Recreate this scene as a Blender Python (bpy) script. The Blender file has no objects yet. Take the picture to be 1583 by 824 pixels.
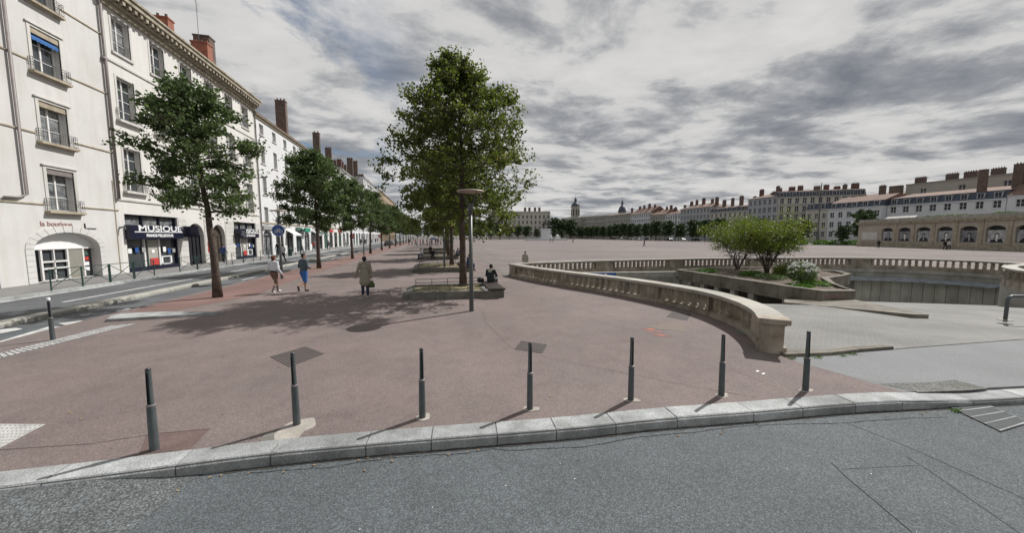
import bpy, bmesh, math, random
import numpy as np
from mathutils import Vector, Matrix
from mathutils.geometry import tessellate_polygon
random.seed(7)
S = bpy.context.scene; C = S.collection
R = math.radians
# ------------------------------------------------------------------ camera, sky, sun, exposure
CAM_H = 2.55; PITCH = R(5.055); YAW = R(13.2056)
cd = bpy.data.cameras.new('camera'); cam = bpy.data.objects.new('camera', cd); C.objects.link(cam)
cd.sensor_width = 36; cd.sensor_fit = 'HORIZONTAL'; cd.lens = 36*537/1583; cd.clip_start = .1; cd.clip_end = 6000
cam.location = (0, 0, CAM_H); cam.rotation_euler = (R(90)-PITCH, 0, -YAW)
S.camera = cam
SUN_EL, SUN_AZ = R(49), R(25)                       # azimuth measured from +X towards +Y
sd = Vector((math.cos(SUN_AZ)*math.cos(SUN_EL), math.sin(SUN_AZ)*math.cos(SUN_EL), math.sin(SUN_EL)))
ld = bpy.data.lights.new('sun', 'SUN'); ld.energy = 4.9; ld.angle = R(.6); ld.color = (1, .975, .94)
sun = bpy.data.objects.new('sun', ld); C.objects.link(sun); sun.rotation_euler = sd.to_track_quat('Z', 'Y').to_euler()
sun.location = (30, 10, 40)
W = bpy.data.worlds.new('World'); S.world = W; W.use_nodes = True
def world():
    nt = W.node_tree; N = nt.nodes; L = nt.links; N.clear()
    def nd(t, **k):
        n = N.new(t)
        for a, b in k.items(): setattr(n, a, b)
        return n
    def M(op, a, b=None, c=None):
        n = nd('ShaderNodeMath', operation=op)
        for i, v in enumerate((a, b, c)):
            if v is None: continue
            if isinstance(v, (int, float)): n.inputs[i].default_value = v
            else: L.new(v, n.inputs[i])
        return n.outputs[0]
    sky = nd('ShaderNodeTexSky', sky_type='NISHITA'); sky.sun_disc = False
    sky.sun_elevation = SUN_EL; sky.sun_rotation = R(90)-SUN_AZ
    tc = nd('ShaderNodeTexCoord'); sp = nd('ShaderNodeSeparateXYZ'); L.new(tc.outputs['Generated'], sp.inputs[0])
    z = M('ADD', M('MAXIMUM', sp.outputs[2], 0.0), .10)
    cb = nd('ShaderNodeCombineXYZ'); L.new(M('DIVIDE', sp.outputs[0], z), cb.inputs[0]); L.new(M('DIVIDE', sp.outputs[1], z), cb.inputs[1])
    def noise(scale, detail, rough, off, sx=1, sy=1, rot=0, dist=0.):
        mp = nd('ShaderNodeMapping'); mp.inputs['Location'].default_value = off; mp.inputs['Scale'].default_value = (sx, sy, 1)
        mp.inputs['Rotation'].default_value = (0, 0, R(rot)); L.new(cb.outputs[0], mp.inputs[0])
        n = nd('ShaderNodeTexNoise'); n.inputs['Scale'].default_value = scale; n.inputs['Detail'].default_value = detail
        n.inputs['Roughness'].default_value = rough; n.inputs['Distortion'].default_value = dist; L.new(mp.outputs[0], n.inputs['Vector'])
        return n.outputs[0]
    def ramp(v, stops):
        r = nd('ShaderNodeValToRGB'); e = r.color_ramp.elements
        while len(e) < len(stops): e.new(.5)
        for i, (p, c) in enumerate(stops):
            e[i].position = p; e[i].color = (c, c, c, 1) if isinstance(c, float) else (*c, 1)
        L.new(v, r.inputs[0]); return r.outputs[0]
    n1 = noise(1.45, 9, .60, (3.1, 1.7, 0), 1., 1.25, 20, .25)
    n2 = noise(.42, 6, .52, (7.3, 4.2, 0), 1, 1., 0, .2)
    n3 = noise(3.4, 7, .62, (1.3, 9.2, 0), 1, 1.4, 35)
    mixn = M('ADD', M('MULTIPLY', n1, .55), M('ADD', M('MULTIPLY', n2, .27), M('MULTIPLY', n3, .18)))
    cloud = ramp(mixn, [(.37, (.19, .205, .235)), (.445, (.30, .312, .335)), (.485, (.44, .445, .455)), (.52, (.60, .595, .59)), (.62, (.69, .68, .67))])
    sc = nd('ShaderNodeVectorMath', operation='SCALE'); sc.inputs['Scale'].default_value = 10.; L.new(cloud, sc.inputs[0])
    hole = ramp(noise(1.15, 7, .62, (0.4, 5.1, 0), 1, 1, 0, .4), [(.535, 0.), (.62, 1.)])
    # the gaps lie in the western part of the sky, low over the houses
    az = ramp(M('ADD', M('MULTIPLY', sp.outputs[0], -1.0), M('MULTIPLY', sp.outputs[1], .45)), [(.40, 0.), (.70, 1.)])
    gap = M('MULTIPLY', hole, az)
    sb = nd('ShaderNodeVectorMath', operation='SCALE'); sb.inputs['Scale'].default_value = .75; L.new(sky.outputs[0], sb.inputs[0])
    mx = nd('ShaderNodeMix', data_type='RGBA'); L.new(gap, mx.inputs['Factor']); L.new(sc.outputs[0], mx.inputs['A']); L.new(sb.outputs[0], mx.inputs['B'])
    bg = nd('ShaderNodeBackground'); bg.inputs['Strength'].default_value = .10; L.new(mx.outputs['Result'], bg.inputs['Color'])
    out = nd('ShaderNodeOutputWorld'); L.new(bg.outputs[0], out.inputs[0])
world()
S.view_settings.view_transform = 'Standard'; S.view_settings.look = 'None'; S.view_settings.gamma = 1
S.view_settings.use_curve_mapping = False; S.view_settings.exposure = .04
S.render.engine = 'CYCLES'; S.cycles.max_bounces = 6; S.cycles.transparent_max_bounces = 4

# ------------------------------------------------------------------ helpers
def ray(x, y):                                      # bearing of a point measured on the survey picture
    dx = (x-791.5)/537; dz = -(y-412)/537
    Y = math.cos(PITCH)+dz*math.sin(PITCH); Z = -math.sin(PITCH)+dz*math.cos(PITCH)
    return (dx*math.cos(YAW)+Y*math.sin(YAW), -dx*math.sin(YAW)+Y*math.cos(YAW), Z)
def G(x, y, z=0.):                                  # where that bearing meets level z
    r = ray(x, y); t = (z-CAM_H)/r[2]; return (r[0]*t, r[1]*t)
def depth_of(x, y): return x*math.sin(YAW)+y*math.cos(YAW), x*math.cos(YAW)-y*math.sin(YAW)

class MB:
    def __init__(s): s.v = []; s.f = []; s.m = []
    def add(s, vs, fs, mi=0):
        o = len(s.v); s.v += [tuple(v) for v in vs]; s.f += [tuple(i+o for i in f) for f in fs]; s.m += [mi]*len(fs)
    def box(s, x0, x1, y0, y1, z0, z1, mi=0):
        s.add([(x0,y0,z0),(x1,y0,z0),(x1,y1,z0),(x0,y1,z0),(x0,y0,z1),(x1,y0,z1),(x1,y1,z1),(x0,y1,z1)],
              [(0,3,2,1),(4,5,6,7),(0,1,5,4),(1,2,6,5),(2,3,7,6),(3,0,4,7)], mi)
    def bar(s, a, b, w, h, mi=0):                   # beam from a to b, w wide (horizontal), h high
        a = Vector(a); b = Vector(b); d = (b-a).normalized()
        up = Vector((0,0,1)) if abs(d.z) < .95 else Vector((0,1,0))
        sd_ = d.cross(up).normalized()*w/2; u = sd_.cross(d).normalized()*h/2
        s.add([a-sd_-u,a+sd_-u,a+sd_+u,a-sd_+u,b-sd_-u,b+sd_-u,b+sd_+u,b-sd_+u],
              [(0,1,2,3),(7,6,5,4),(4,5,1,0),(5,6,2,1),(6,7,3,2),(7,4,0,3)], mi)
    def tube(s, pts, rad, n=8, mi=0, sx=1., sy=1., caps=True):
        pts = [Vector(p) for p in pts]; o = len(s.v); k = len(pts)
        if not hasattr(rad, '__len__'): rad = [rad]*k
        ref = None
        for i, p in enumerate(pts):
            t = (pts[min(i+1,k-1)]-pts[max(i-1,0)]).normalized()
            if ref is None: ref = Vector((1,0,0)) if abs(t.x) < .9 else Vector((0,1,0))
            a = (ref-t*ref.dot(t)).normalized(); b = t.cross(a); ref = a
            for j in range(n):
                q = 2*math.pi*j/n; d = a*math.cos(q)*rad[i]+b*math.sin(q)*rad[i]
                s.v.append((p.x+d.x*sx, p.y+d.y*sy, p.z+d.z))
        for i in range(k-1):
            for j in range(n):
                s.f.append((o+i*n+j, o+i*n+(j+1)%n, o+(i+1)*n+(j+1)%n, o+(i+1)*n+j)); s.m.append(mi)
        if caps:
            s.f.append(tuple(o+j for j in reversed(range(n)))); s.f.append(tuple(o+(k-1)*n+j for j in range(n))); s.m += [mi, mi]
    def lathe(s, c, prof, n=12, mi=0, sx=1., sy=1.):
        s.tube([(c[0], c[1], c[2]+z) for r, z in prof], [max(r, .0005) for r, z in prof], n, mi, sx, sy)
    def capsule(s, a, ra, b, rb, n=10, sx=1., sy=1.):
        a = Vector(a); b = Vector(b); d = (b-a)
        if d.length < 1e-4: d = Vector((0,0,1))
        d.normalize(); P = []; Q = []
        for t in (0.02, .35, .7): P.append(a-d*ra*math.cos(t*math.pi/2)); Q.append(ra*math.sin(t*math.pi/2))
        P += [a, b]; Q += [ra, rb]
        for t in (.7, .35, 0.02): P.append(b+d*rb*math.cos(t*math.pi/2)); Q.append(rb*math.sin(t*math.pi/2))
        s.tube(P, Q, n, 0, 1, 1)
        if sx != 1 or sy != 1:
            cx_, cy_ = (a.x+b.x)/2, (a.y+b.y)/2
            for i in range(len(s.v)-n*len(P), len(s.v)):
                v = s.v[i]; s.v[i] = (cx_+(v[0]-cx_)*sx, cy_+(v[1]-cy_)*sy, v[2])
    def poly(s, pts, z, mi=0, holes=()):            # flat triangulated sheet facing up
        loops = [[Vector((p[0], p[1], 0)) for p in pts]]+[[Vector((p[0], p[1], 0)) for p in h] for h in holes]
        flat = [p for l in loops for p in l]; tris = tessellate_polygon(loops); out = []
        for t in tris:
            a, b, c = (flat[i] for i in t)
            out.append(t if (b-a).cross(c-a).z > 0 else (t[0], t[2], t[1]))
        s.add([(p.x, p.y, z) for p in flat], out, mi)
    def prism(s, pts, z0, z1, mi=0, holes=()):
        s.poly(pts, z1, mi, holes)
        for l in [pts]+list(holes):
            n = len(l); s.add([(p[0],p[1],z0) for p in l]+[(p[0],p[1],z1) for p in l], [(i,(i+1)%n,n+(i+1)%n,n+i) for i in range(n)], mi)
    def mesh(s, name, mats, smooth=False):
        me = bpy.data.meshes.new(name); me.from_pydata(s.v, [], s.f); 
        for m in (mats if isinstance(mats, (list, tuple)) else [mats]): me.materials.append(m)
        me.polygons.foreach_set('material_index', s.m)
        if smooth: me.polygons.foreach_set('use_smooth', [True]*len(s.f))
        me.update(); return me
    def obj(s, name, mats, parent=None, loc=(0,0,0), rz=0, smooth=False):
        return link(name, s.mesh(name, mats, smooth), parent, loc, rz)
def link(name, me, parent=None, loc=(0,0,0), rz=0):
    o = bpy.data.objects.new(name, me); C.objects.link(o); o.location = loc; o.rotation_euler = (0,0,rz)
    if parent: o.parent = parent
    return o
def tag(o, label=None, cat=None, group=None, kind=None):
    for k, v in (('label',label),('category',cat),('group',group),('kind',kind)):
        if v: o[k] = v
    return o
def thing(name, label, cat, loc=(0,0,0), rz=0, group=None): return tag(link(name, None, None, loc, rz), label, cat, group)
def copy_tree(o, parent=None, loc=None, rz=None, label=None):
    c = o.copy(); C.objects.link(c); c.parent = parent
    if loc is not None: c.location = loc
    if rz is not None: c.rotation_euler = (0,0,rz)
    if label: c['label'] = label
    for ch in KIDS(o): copy_tree(ch, c)
    return c
def KIDS(o): return list(o.children)

# ------------------------------------------------------------------ materials
def mat(name, col, rough=.85, var=.18, sc=2., bump=0., bsc=40., met=0., col2=None, streak=0., spec=None, fine=0., fsc=150., orand=0., big=0.):
    m = bpy.data.materials.new(name); m.use_nodes = True; nt = m.node_tree; N = nt.nodes; L = nt.links
    b = N['Principled BSDF']; b.inputs['Roughness'].default_value = rough; b.inputs['Metallic'].default_value = met
    if spec is not None: b.inputs['Specular IOR Level'].default_value = spec
    geo = N.new('ShaderNodeNewGeometry')
    def noise(s, d=4, vec=None, r=.55):
        n = N.new('ShaderNodeTexNoise'); n.inputs['Scale'].default_value = s; n.inputs['Detail'].default_value = d; n.inputs['Roughness'].default_value = r
        L.new(vec or geo.outputs['Position'], n.inputs['Vector']); return n.outputs[0]
    def mapr(v, a, b_, lo=.3, hi=.7):
        r = N.new('ShaderNodeMapRange'); r.inputs[1].default_value = lo; r.inputs[2].default_value = hi; r.inputs[3].default_value = a; r.inputs[4].default_value = b_
        L.new(v, r.inputs[0]); return r.outputs[0]
    if var or col2 or streak or fine:
        c2 = col2 or tuple(c*(1-var) for c in col)
        mx = N.new('ShaderNodeMix'); mx.data_type = 'RGBA'; mx.inputs['A'].default_value = (*[c*(1+var*.5) for c in col], 1); mx.inputs['B'].default_value = (*c2, 1)
        L.new(mapr(noise(sc, 6), 0, 1), mx.inputs['Factor']); out = mx.outputs['Result']
        if streak:
            mp = N.new('ShaderNodeMapping'); mp.inputs['Scale'].default_value = (3.2, 3.2, .35); L.new(geo.outputs['Position'], mp.inputs[0])
            m2 = N.new('ShaderNodeMix'); m2.data_type = 'RGBA'; m2.blend_type = 'MULTIPLY'; L.new(out, m2.inputs['A'])
            s_ = 1-streak; m2.inputs['B'].default_value = (s_, s_*.97, s_*.92, 1); L.new(mapr(noise(1., 6, mp.outputs[0], .65), 0, 1, .48, .75), m2.inputs['Factor']); out = m2.outputs['Result']
        if fine:
            m3 = N.new('ShaderNodeMix'); m3.data_type = 'RGBA'; m3.blend_type = 'MULTIPLY'; m3.inputs['Factor'].default_value = 1; L.new(out, m3.inputs['A'])
            v = N.new('ShaderNodeTexVoronoi'); v.inputs['Scale'].default_value = fsc; L.new(geo.outputs['Position'], v.inputs['Vector'])
            sp = N.new('ShaderNodeSeparateColor'); L.new(v.outputs['Color'], sp.inputs[0])
            r = N.new('ShaderNodeMapRange'); r.inputs[1].default_value = 0; r.inputs[2].default_value = 1; r.inputs[3].default_value = 1-fine; r.inputs[4].default_value = 1+fine
            p = N.new('ShaderNodeMath'); p.operation = 'POWER'; p.inputs[1].default_value = 2.; L.new(sp.outputs[0], p.inputs[0]); L.new(p.outputs[0], r.inputs[0])
            L.new(r.outputs[0], m3.inputs['B']); out = m3.outputs['Result']
        if orand:
            oi = N.new('ShaderNodeObjectInfo'); r = N.new('ShaderNodeMapRange'); r.inputs[3].default_value = 1-orand; r.inputs[4].default_value = 1+orand; L.new(oi.outputs['Random'], r.inputs[0])
            m4 = N.new('ShaderNodeMix'); m4.data_type = 'RGBA'; m4.blend_type = 'MULTIPLY'; m4.inputs['Factor'].default_value = 1; L.new(out, m4.inputs['A']); L.new(r.outputs[0], m4.inputs['B']); out = m4.outputs['Result']
        if big:                                      # broad worn patches and fine stains
            m5 = N.new('ShaderNodeMix'); m5.data_type = 'RGBA'; m5.blend_type = 'MULTIPLY'; m5.inputs['Factor'].default_value = 1; L.new(out, m5.inputs['A'])
            a_ = mapr(noise(.22, 8, None, .68), 1-big, 1+big, .35, .65); c_ = mapr(noise(1.6, 7, None, .7), 1-big*.8, 1+big*.35, .30, .55)
            p_ = N.new('ShaderNodeMath'); p_.operation = 'MULTIPLY'; L.new(a_, p_.inputs[0]); L.new(c_, p_.inputs[1]); L.new(p_.outputs[0], m5.inputs['B']); out = m5.outputs['Result']
        L.new(out, b.inputs['Base Color'])
    else: b.inputs['Base Color'].default_value = (*col, 1)
    if bump:
        bp = N.new('ShaderNodeBump'); bp.inputs['Strength'].default_value = bump; bp.inputs['Distance'].default_value = .02
        L.new(noise(bsc, 5), bp.inputs['Height']); L.new(bp.outputs[0], b.inputs['Normal'])
    return m
def leafmat(name, c1, c2, trans=.25, c3=None):
    m = bpy.data.materials.new(name); m.use_nodes = True; nt = m.node_tree; N = nt.nodes; L = nt.links
    b = N['Principled BSDF']; b.inputs['Roughness'].default_value = .5; b.inputs['Specular IOR Level'].default_value = .35
    g = N.new('ShaderNodeNewGeometry'); r = N.new('ShaderNodeValToRGB'); e = r.color_ramp.elements
    e[0].color = (*c1, 1); e[1].color = (*c2, 1); e[1].position = .8
    if c3: x = e.new(.95); x.color = (*c3, 1)
    n = N.new('ShaderNodeTexNoise'); n.inputs['Scale'].default_value = 1.1; L.new(g.outputs['Position'], n.inputs['Vector'])
    a = N.new('ShaderNodeMath'); a.operation = 'MULTIPLY_ADD'; a.inputs[1].default_value = .55; L.new(g.outputs['Random Per Island'], a.inputs[0])
    s = N.new('ShaderNodeMath'); s.operation = 'MULTIPLY_ADD'; s.inputs[1].default_value = 1.4; s.inputs[2].default_value = -.5; L.new(n.outputs[0], s.inputs[0]); L.new(s.outputs[0], a.inputs[2])
    L.new(a.outputs[0], r.inputs[0]); L.new(r.outputs[0], b.inputs['Base Color'])
    t = N.new('ShaderNodeBsdfTranslucent'); hs = N.new('ShaderNodeHueSaturation'); hs.inputs['Value'].default_value = 1.7; hs.inputs['Saturation'].default_value = 1.15
    L.new(r.outputs[0], hs.inputs['Color']); L.new(hs.outputs[0], t.inputs[0])
    mx = N.new('ShaderNodeMixShader'); mx.inputs[0].default_value = trans; L.new(b.outputs[0], mx.inputs[1]); L.new(t.outputs[0], mx.inputs[2])
    L.new(mx.outputs[0], N['Material Output'].inputs[0]); return m
def brickmat(name, c1, c2, mortar, scale, w=.5, h=.25, ms=.02, rough=.85, bump=.4, rot=0.):
    m = bpy.data.materials.new(name); m.use_nodes = True; nt = m.node_tree; N = nt.nodes; L = nt.links
    b = N['Principled BSDF']; b.inputs['Roughness'].default_value = rough
    g = N.new('ShaderNodeNewGeometry'); mp = N.new('ShaderNodeMapping'); mp.inputs['Rotation'].default_value = (0, 0, rot); L.new(g.outputs['Position'], mp.inputs[0])
    t = N.new('ShaderNodeTexBrick'); t.inputs['Scale'].default_value = scale; t.inputs['Color1'].default_value = (*c1, 1); t.inputs['Color2'].default_value = (*c2, 1); t.inputs['Mortar'].default_value = (*mortar, 1)
    t.inputs['Brick Width'].default_value = w; t.inputs['Row Height'].default_value = h; t.inputs['Mortar Size'].default_value = ms; L.new(mp.outputs[0], t.inputs['Vector'])
    n = N.new('ShaderNodeTexNoise'); n.inputs['Scale'].default_value = .5; n.inputs['Detail'].default_value = 7; L.new(g.outputs['Position'], n.inputs['Vector'])
    r = N.new('ShaderNodeMapRange'); r.inputs[1].default_value = .3; r.inputs[2].default_value = .7; r.inputs[3].default_value = .72; r.inputs[4].default_value = 1.12; L.new(n.outputs[0], r.inputs[0])
    mx = N.new('ShaderNodeMix'); mx.data_type = 'RGBA'; mx.blend_type = 'MULTIPLY'; mx.inputs['Factor'].default_value = 1; L.new(t.outputs['Color'], mx.inputs['A']); L.new(r.outputs[0], mx.inputs['B'])
    L.new(mx.outputs['Result'], b.inputs['Base Color'])
    bp = N.new('ShaderNodeBump'); bp.inputs['Strength'].default_value = bump; bp.inputs['Distance'].default_value = .01; bp.invert = True; L.new(t.outputs['Fac'], bp.inputs['Height']); L.new(bp.outputs[0], b.inputs['Normal'])
    return m
M = {}
M['asphalt'] = mat('asphalt', (.108,.122,.130), .85, .14, .9, .5, 130, fine=.45, fsc=95, big=.13)
M['street'] = mat('street_asphalt', (.10,.105,.112), .85, .2, .5, .3, 60, fine=.25, fsc=60, big=.18)
M['prom'] = mat('red_grey_asphalt', (.178,.135,.126), .88, .14, .55, .3, 120, col2=(.158,.130,.122), fine=.28, fsc=90, big=.15)
M['plaza'] = mat('plaza_gravel', (.185,.151,.141), .95, .1, .06, .2, 50, col2=(.140,.120,.115), fine=.15, fsc=30, big=.14)
M['brickred'] = brickmat('red_paving', (.215,.122,.105), (.185,.11,.097), (.13,.09,.08), 4, .5, .25, .02)
M['kerb'] = mat('granite_kerb', (.35,.362,.36), .8, .25, 3, .5, 50, col2=(.22,.225,.22), fine=.25, fsc=120, orand=.16, big=.25)
M['kerbbed'] = mat('kerb_mortar', (.12,.12,.115), .9, .3, 8)
M['concrete'] = mat('weathered_concrete', (.21,.19,.16), .9, .3, 1.4, .4, 25, col2=(.10,.088,.068), streak=.5)
M['concrete_light'] = mat('grey_concrete', (.36,.35,.315), .9, .25, 1.2, .3, 25, col2=(.25,.24,.21), streak=.3)
M['balus'] = mat('stained_limestone', (.37,.33,.275), .85, .3, 1.7, .5, 30, col2=(.19,.155,.11), streak=.5, orand=.10, big=.12)
M['balcap'] = mat('limestone_coping', (.38,.365,.335), .8, .25, 1.6, .4, 30, col2=(.25,.225,.18), fine=.12, fsc=60, orand=.08, big=.2)
M['ramp'] = brickmat('ramp_paving', (.215,.21,.196), (.185,.182,.17), (.135,.132,.122), 3.3, .5, .22, .015, rot=R(-75))
M['apron'] = mat('light_asphalt', (.178,.185,.188), .85, .12, .8, .2, 80, fine=.15, fsc=80)
M['ground'] = mat('far_ground', (.12,.11,.10), .95, .2, .02)
M['white_paint'] = mat('road_paint', (.55,.55,.53), .7, .3, 3, col2=(.3,.3,.3))
M['tactile'] = mat('tactile_white', (.46,.45,.44), .7, .3, 5, orand=.12)
M['bollard'] = mat('grey_bollard_paint', (.075,.088,.092), .45, .2, 12, .08, 60, spec=.5)
M['bollard_dark'] = mat('bollard_recess', (.012,.014,.016), .4, 0)
M['steel'] = mat('bare_steel', (.45,.46,.47), .35, .1, 5, met=.6)
M['lamp'] = mat('lamp_post_paint', (.06,.062,.062), .4, .15, 6, spec=.5)
M['lampdish'] = mat('lamp_dish_beige', (.36,.29,.23), .5, .1, 3)
M['stucco'] = mat('white_stucco', (.60,.59,.575), .9, .06, .35, .12, 20, col2=(.55,.54,.52), streak=.08, big=.035)
M['stucco2'] = mat('cream_stucco', (.65,.635,.605), .9, .06, .3, .12, 20, streak=.08, big=.035)
M['stucco3'] = mat('white_render', (.66,.665,.67), .9, .06, .3, .1, 20, streak=.06)
M['stone'] = mat('beige_stone', (.43,.375,.285), .85, .2, 2, .3, 20, col2=(.28,.235,.17), streak=.3)
M['stone_pale'] = mat('pale_stone', (.58,.565,.535), .85, .1, 1.5, .2, 20, streak=.2, orand=.06)
M['cornice'] = mat('cornice_stone', (.40,.355,.27), .85, .25, 2, .3, 15, col2=(.22,.19,.14), streak=.35)
M['frame'] = mat('white_window_paint', (.72,.71,.69), .5, .05, 3)
M['frame_grey'] = mat('grey_window_paint', (.32,.33,.33), .5, .1, 3)
M['glass'] = mat('window_glass', (.055,.062,.068), .08, 0, spec=.6)
M['glass_b'] = mat('window_glass_curtain', (.24,.25,.25), .12, .5, 2.5, spec=.6, col2=(.05,.055,.06))
M['glass_far'] = mat('distant_glass', (.03,.038,.048), .35, .3, .3, spec=.3)
M['iron'] = mat('wrought_iron', (.10,.105,.105), .6, .1, 3)
M['zinc'] = mat('zinc_pipe', (.22,.19,.18), .5, .2, 3)
M['slate'] = mat('slate_blue', (.055,.072,.10), .6, .3, 1, .2, 8)
M['tile'] = mat('clay_roof_tile', (.185,.115,.085), .9, .35, .7, .6, 6, col2=(.12,.08,.062))
M['roofgrey'] = mat('grey_roof', (.13,.125,.125), .85, .25, 1, .3, 6)
M['chim'] = mat('sooty_chimney', (.15,.105,.085), .9, .3, 2, .4, 12, col2=(.08,.062,.055))
M['chimred'] = mat('brick_chimney', (.145,.075,.06), .9, .3, 3, .4, 14, col2=(.08,.052,.048))
M['far_beige'] = mat('distant_beige_wall', (.38,.365,.325), .9, .1, .1)
M['far_white'] = mat('distant_white_wall', (.62,.64,.66), .9, .08, .1)
M['far_cream'] = mat('distant_cream_wall', (.50,.48,.43), .9, .1, .1)
M['far_grey'] = mat('distant_grey_wall', (.40,.415,.44), .9, .1, .1)
M['brownwall'] = mat('brown_stone_wall', (.33,.25,.17), .9, .15, .3)
M['chimor'] = mat('orange_brick_chimney', (.33,.13,.08), .9, .3, 3, .4, 14, col2=(.2,.085,.06))
M['navy'] = mat('navy_sign', (.008,.010,.028), .35, 0, spec=.5)
M['white'] = mat('white_letters', (.8,.8,.8), .5, 0)
M['red'] = mat('red_print', (.5,.05,.045), .5, 0)
M['pinkred'] = mat('faded_red_letters', (.33,.19,.175), .6, 0)
M['blue'] = mat('blue_sign', (.03,.09,.30), .4, 0)
M['awnblue'] = mat('blue_awning', (.03,.13,.36), .8, .2, 6)
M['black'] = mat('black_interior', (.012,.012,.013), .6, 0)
M['green'] = mat('dark_green_paint', (.018,.05,.04), .5, .1, 4)
M['greendoor'] = mat('green_grey_door', (.06,.12,.10), .6, .2, 2)
M['trunk'] = mat('tree_bark', (.095,.068,.052), .95, .35, 6, .8, 30, col2=(.05,.036,.03))
M['leafA'] = leafmat('street_leaf', (.034,.058,.022), (.105,.148,.052), .32)
M['leafB'] = leafmat('big_tree_leaf', (.036,.060,.014), (.125,.15,.036), .42, (.20,.175,.06))
M['leafC'] = leafmat('yellow_green_leaf', (.065,.10,.018), (.15,.19,.035), .30, (.24,.16,.06))
M['leafD'] = leafmat('distant_leaf', (.018,.036,.014), (.055,.088,.030), .15)
M['leafE'] = leafmat('low_green_leaf', (.03,.08,.015), (.10,.19,.03), .25)
M['leafF'] = leafmat('silver_leaf', (.12,.14,.09), (.30,.31,.23), .2)
M['petal'] = mat('white_petal', (.8,.8,.78), .6, 0)
M['soil'] = mat('planter_soil', (.15,.11,.08), .95, .3, 6, 1., 30, col2=(.075,.055,.04), fine=.5, fsc=30)
M['drygrass'] = mat('dry_leaf_litter', (.27,.215,.12), .95, .3, 5, 1., 25, col2=(.11,.10,.05), fine=.4, fsc=40)
M['planterstone'] = mat('planter_granite', (.17,.165,.145), .85, .25, 2.5, .3, 30, col2=(.10,.095,.08), streak=.35)
M['slatwood'] = mat('bench_slat', (.06,.045,.038), .6, .2, 8)
M['skin'] = mat('skin', (.42,.25,.18), .6, 0)
M['manhole'] = mat('manhole_iron', (.10,.085,.08), .7, .2, 6, .3, 60)
M['awnglass'] = mat('awning_glass', (.30,.335,.355), .6, .35, 2.2, spec=.3, streak=.3)
M['panel'] = mat('ramp_wall_panel', (.62,.61,.54), .8, .15, 1.1, .2, 10, col2=(.48,.48,.41), streak=.3, orand=.09)
M['greydoor'] = mat('grey_shutter', (.24,.26,.30), .6, .1, 2)
M['orange'] = mat('orange_spray_paint', (.62,.13,.07), .8, .5, 9, col2=(.26,.13,.11))
M['stain'] = mat('brown_stain', (.125,.095,.065), .8, .3, 6, col2=(.15,.12,.11))
M['patch'] = mat('pale_mortar_patch', (.36,.33,.29), .9, .25, 5, .4, 40)
M['patchred'] = mat('red_asphalt_patch', (.150,.100,.092), .9, .25, 3, .3, 90, fine=.3)
M['litter'] = mat('paper_litter', (.75,.75,.75), .8, 0)
M['dryleaf'] = mat('fallen_leaf', (.33,.22,.10), .8, .2, 4)
M['crack'] = mat('crack_dark', (.022,.022,.022), .95, 0)
M['seam'] = mat('asphalt_seam', (.06,.048,.046), .95, 0)
for n_, c_ in (('poster_a',(.34,.34,.35)),('poster_b',(.22,.22,.23)),('poster_c',(.45,.45,.45))): M[n_] = mat('print_'+n_[-1], c_, .6, .5, 1.2)
def cloth(n, c, var=.12): return mat(n, c, .9, var, 14, .15, 60)

# ------------------------------------------------------------------ lines of the site
KERB = [(-10.25,16),(-10.2,12),(-10.0,9),(-9.3,6.6),(-8,5.05),(-6.2,4.75),(-4.6,4.70),(-3.3,4.69),(-2.0,4.70),(-.6,4.61),(.41,4.52),(1.86,4.39),(3.07,4.33),(4.43,4.2),(6.2,4.05),(7.74,3.84),(9.8,3.57),(14,3.1),(22,2.4),(45,1.)]
def offset_line(pl, d):                              # d>0: to the right of travel
    out = []
    for i, p in enumerate(pl):
        a = Vector(pl[max(i-1,0)]); b = Vector(pl[min(i+1,len(pl)-1)]); t = (b-a).normalized(); out.append((p[0]+t.y*d, p[1]-t.x*d))
    return out
def smooth_line(pl, step=.25):
    P = [Vector(p) for p in pl]; out = []
    for i in range(len(P)-1):
        p0 = P[max(i-1,0)]; p1 = P[i]; p2 = P[i+1]; p3 = P[min(i+2,len(P)-1)]; n = max(1, int((p2-p1).length/step))
        for k in range(n):
            t = k/n; out.append(tuple(.5*((2*p1)+(p2-p0)*t+(2*p0-5*p1+4*p2-p3)*t*t+(-p0+3*p1-3*p2+p3)*t**3)))
    out.append(tuple(P[-1])); return out
NEARB = smooth_line([(4.95,21.4),(5.75,18.4),(6.62,16.04),(7.55,13.96),(8.12,12.3),(8.48,10.64),(8.56,9.24),(8.25,7.94),(7.75,6.95),(7.22,6.28)], .2)   # foot of the near balustrade, street side
NEARC = offset_line(NEARB, -.24)
RING = smooth_line([(5.0,21.55),(6.8,22.4),(11,23.3),(18.5,23.75),(25.5,23.35),(31.5,22.5),(35.6,21.0),(38.2,18.4),(38.6,15.6),(37.8,14.1)], .3)
RIGHTB = smooth_line([(37.6,14.0),(34.6,13.6),(32.2,12.7),(30.0,11.2),(28.4,9.0),(27.5,6.2)], .3)
HOLE = NEARC[::-1]+RING[1:]+RIGHTB[1:]+[(27.4,5.0),(20,5.1),(14.2,5.27),(10.04,5.47),(8.3,5.5),(7.35,5.7)]   # closed walk round the pit

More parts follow.
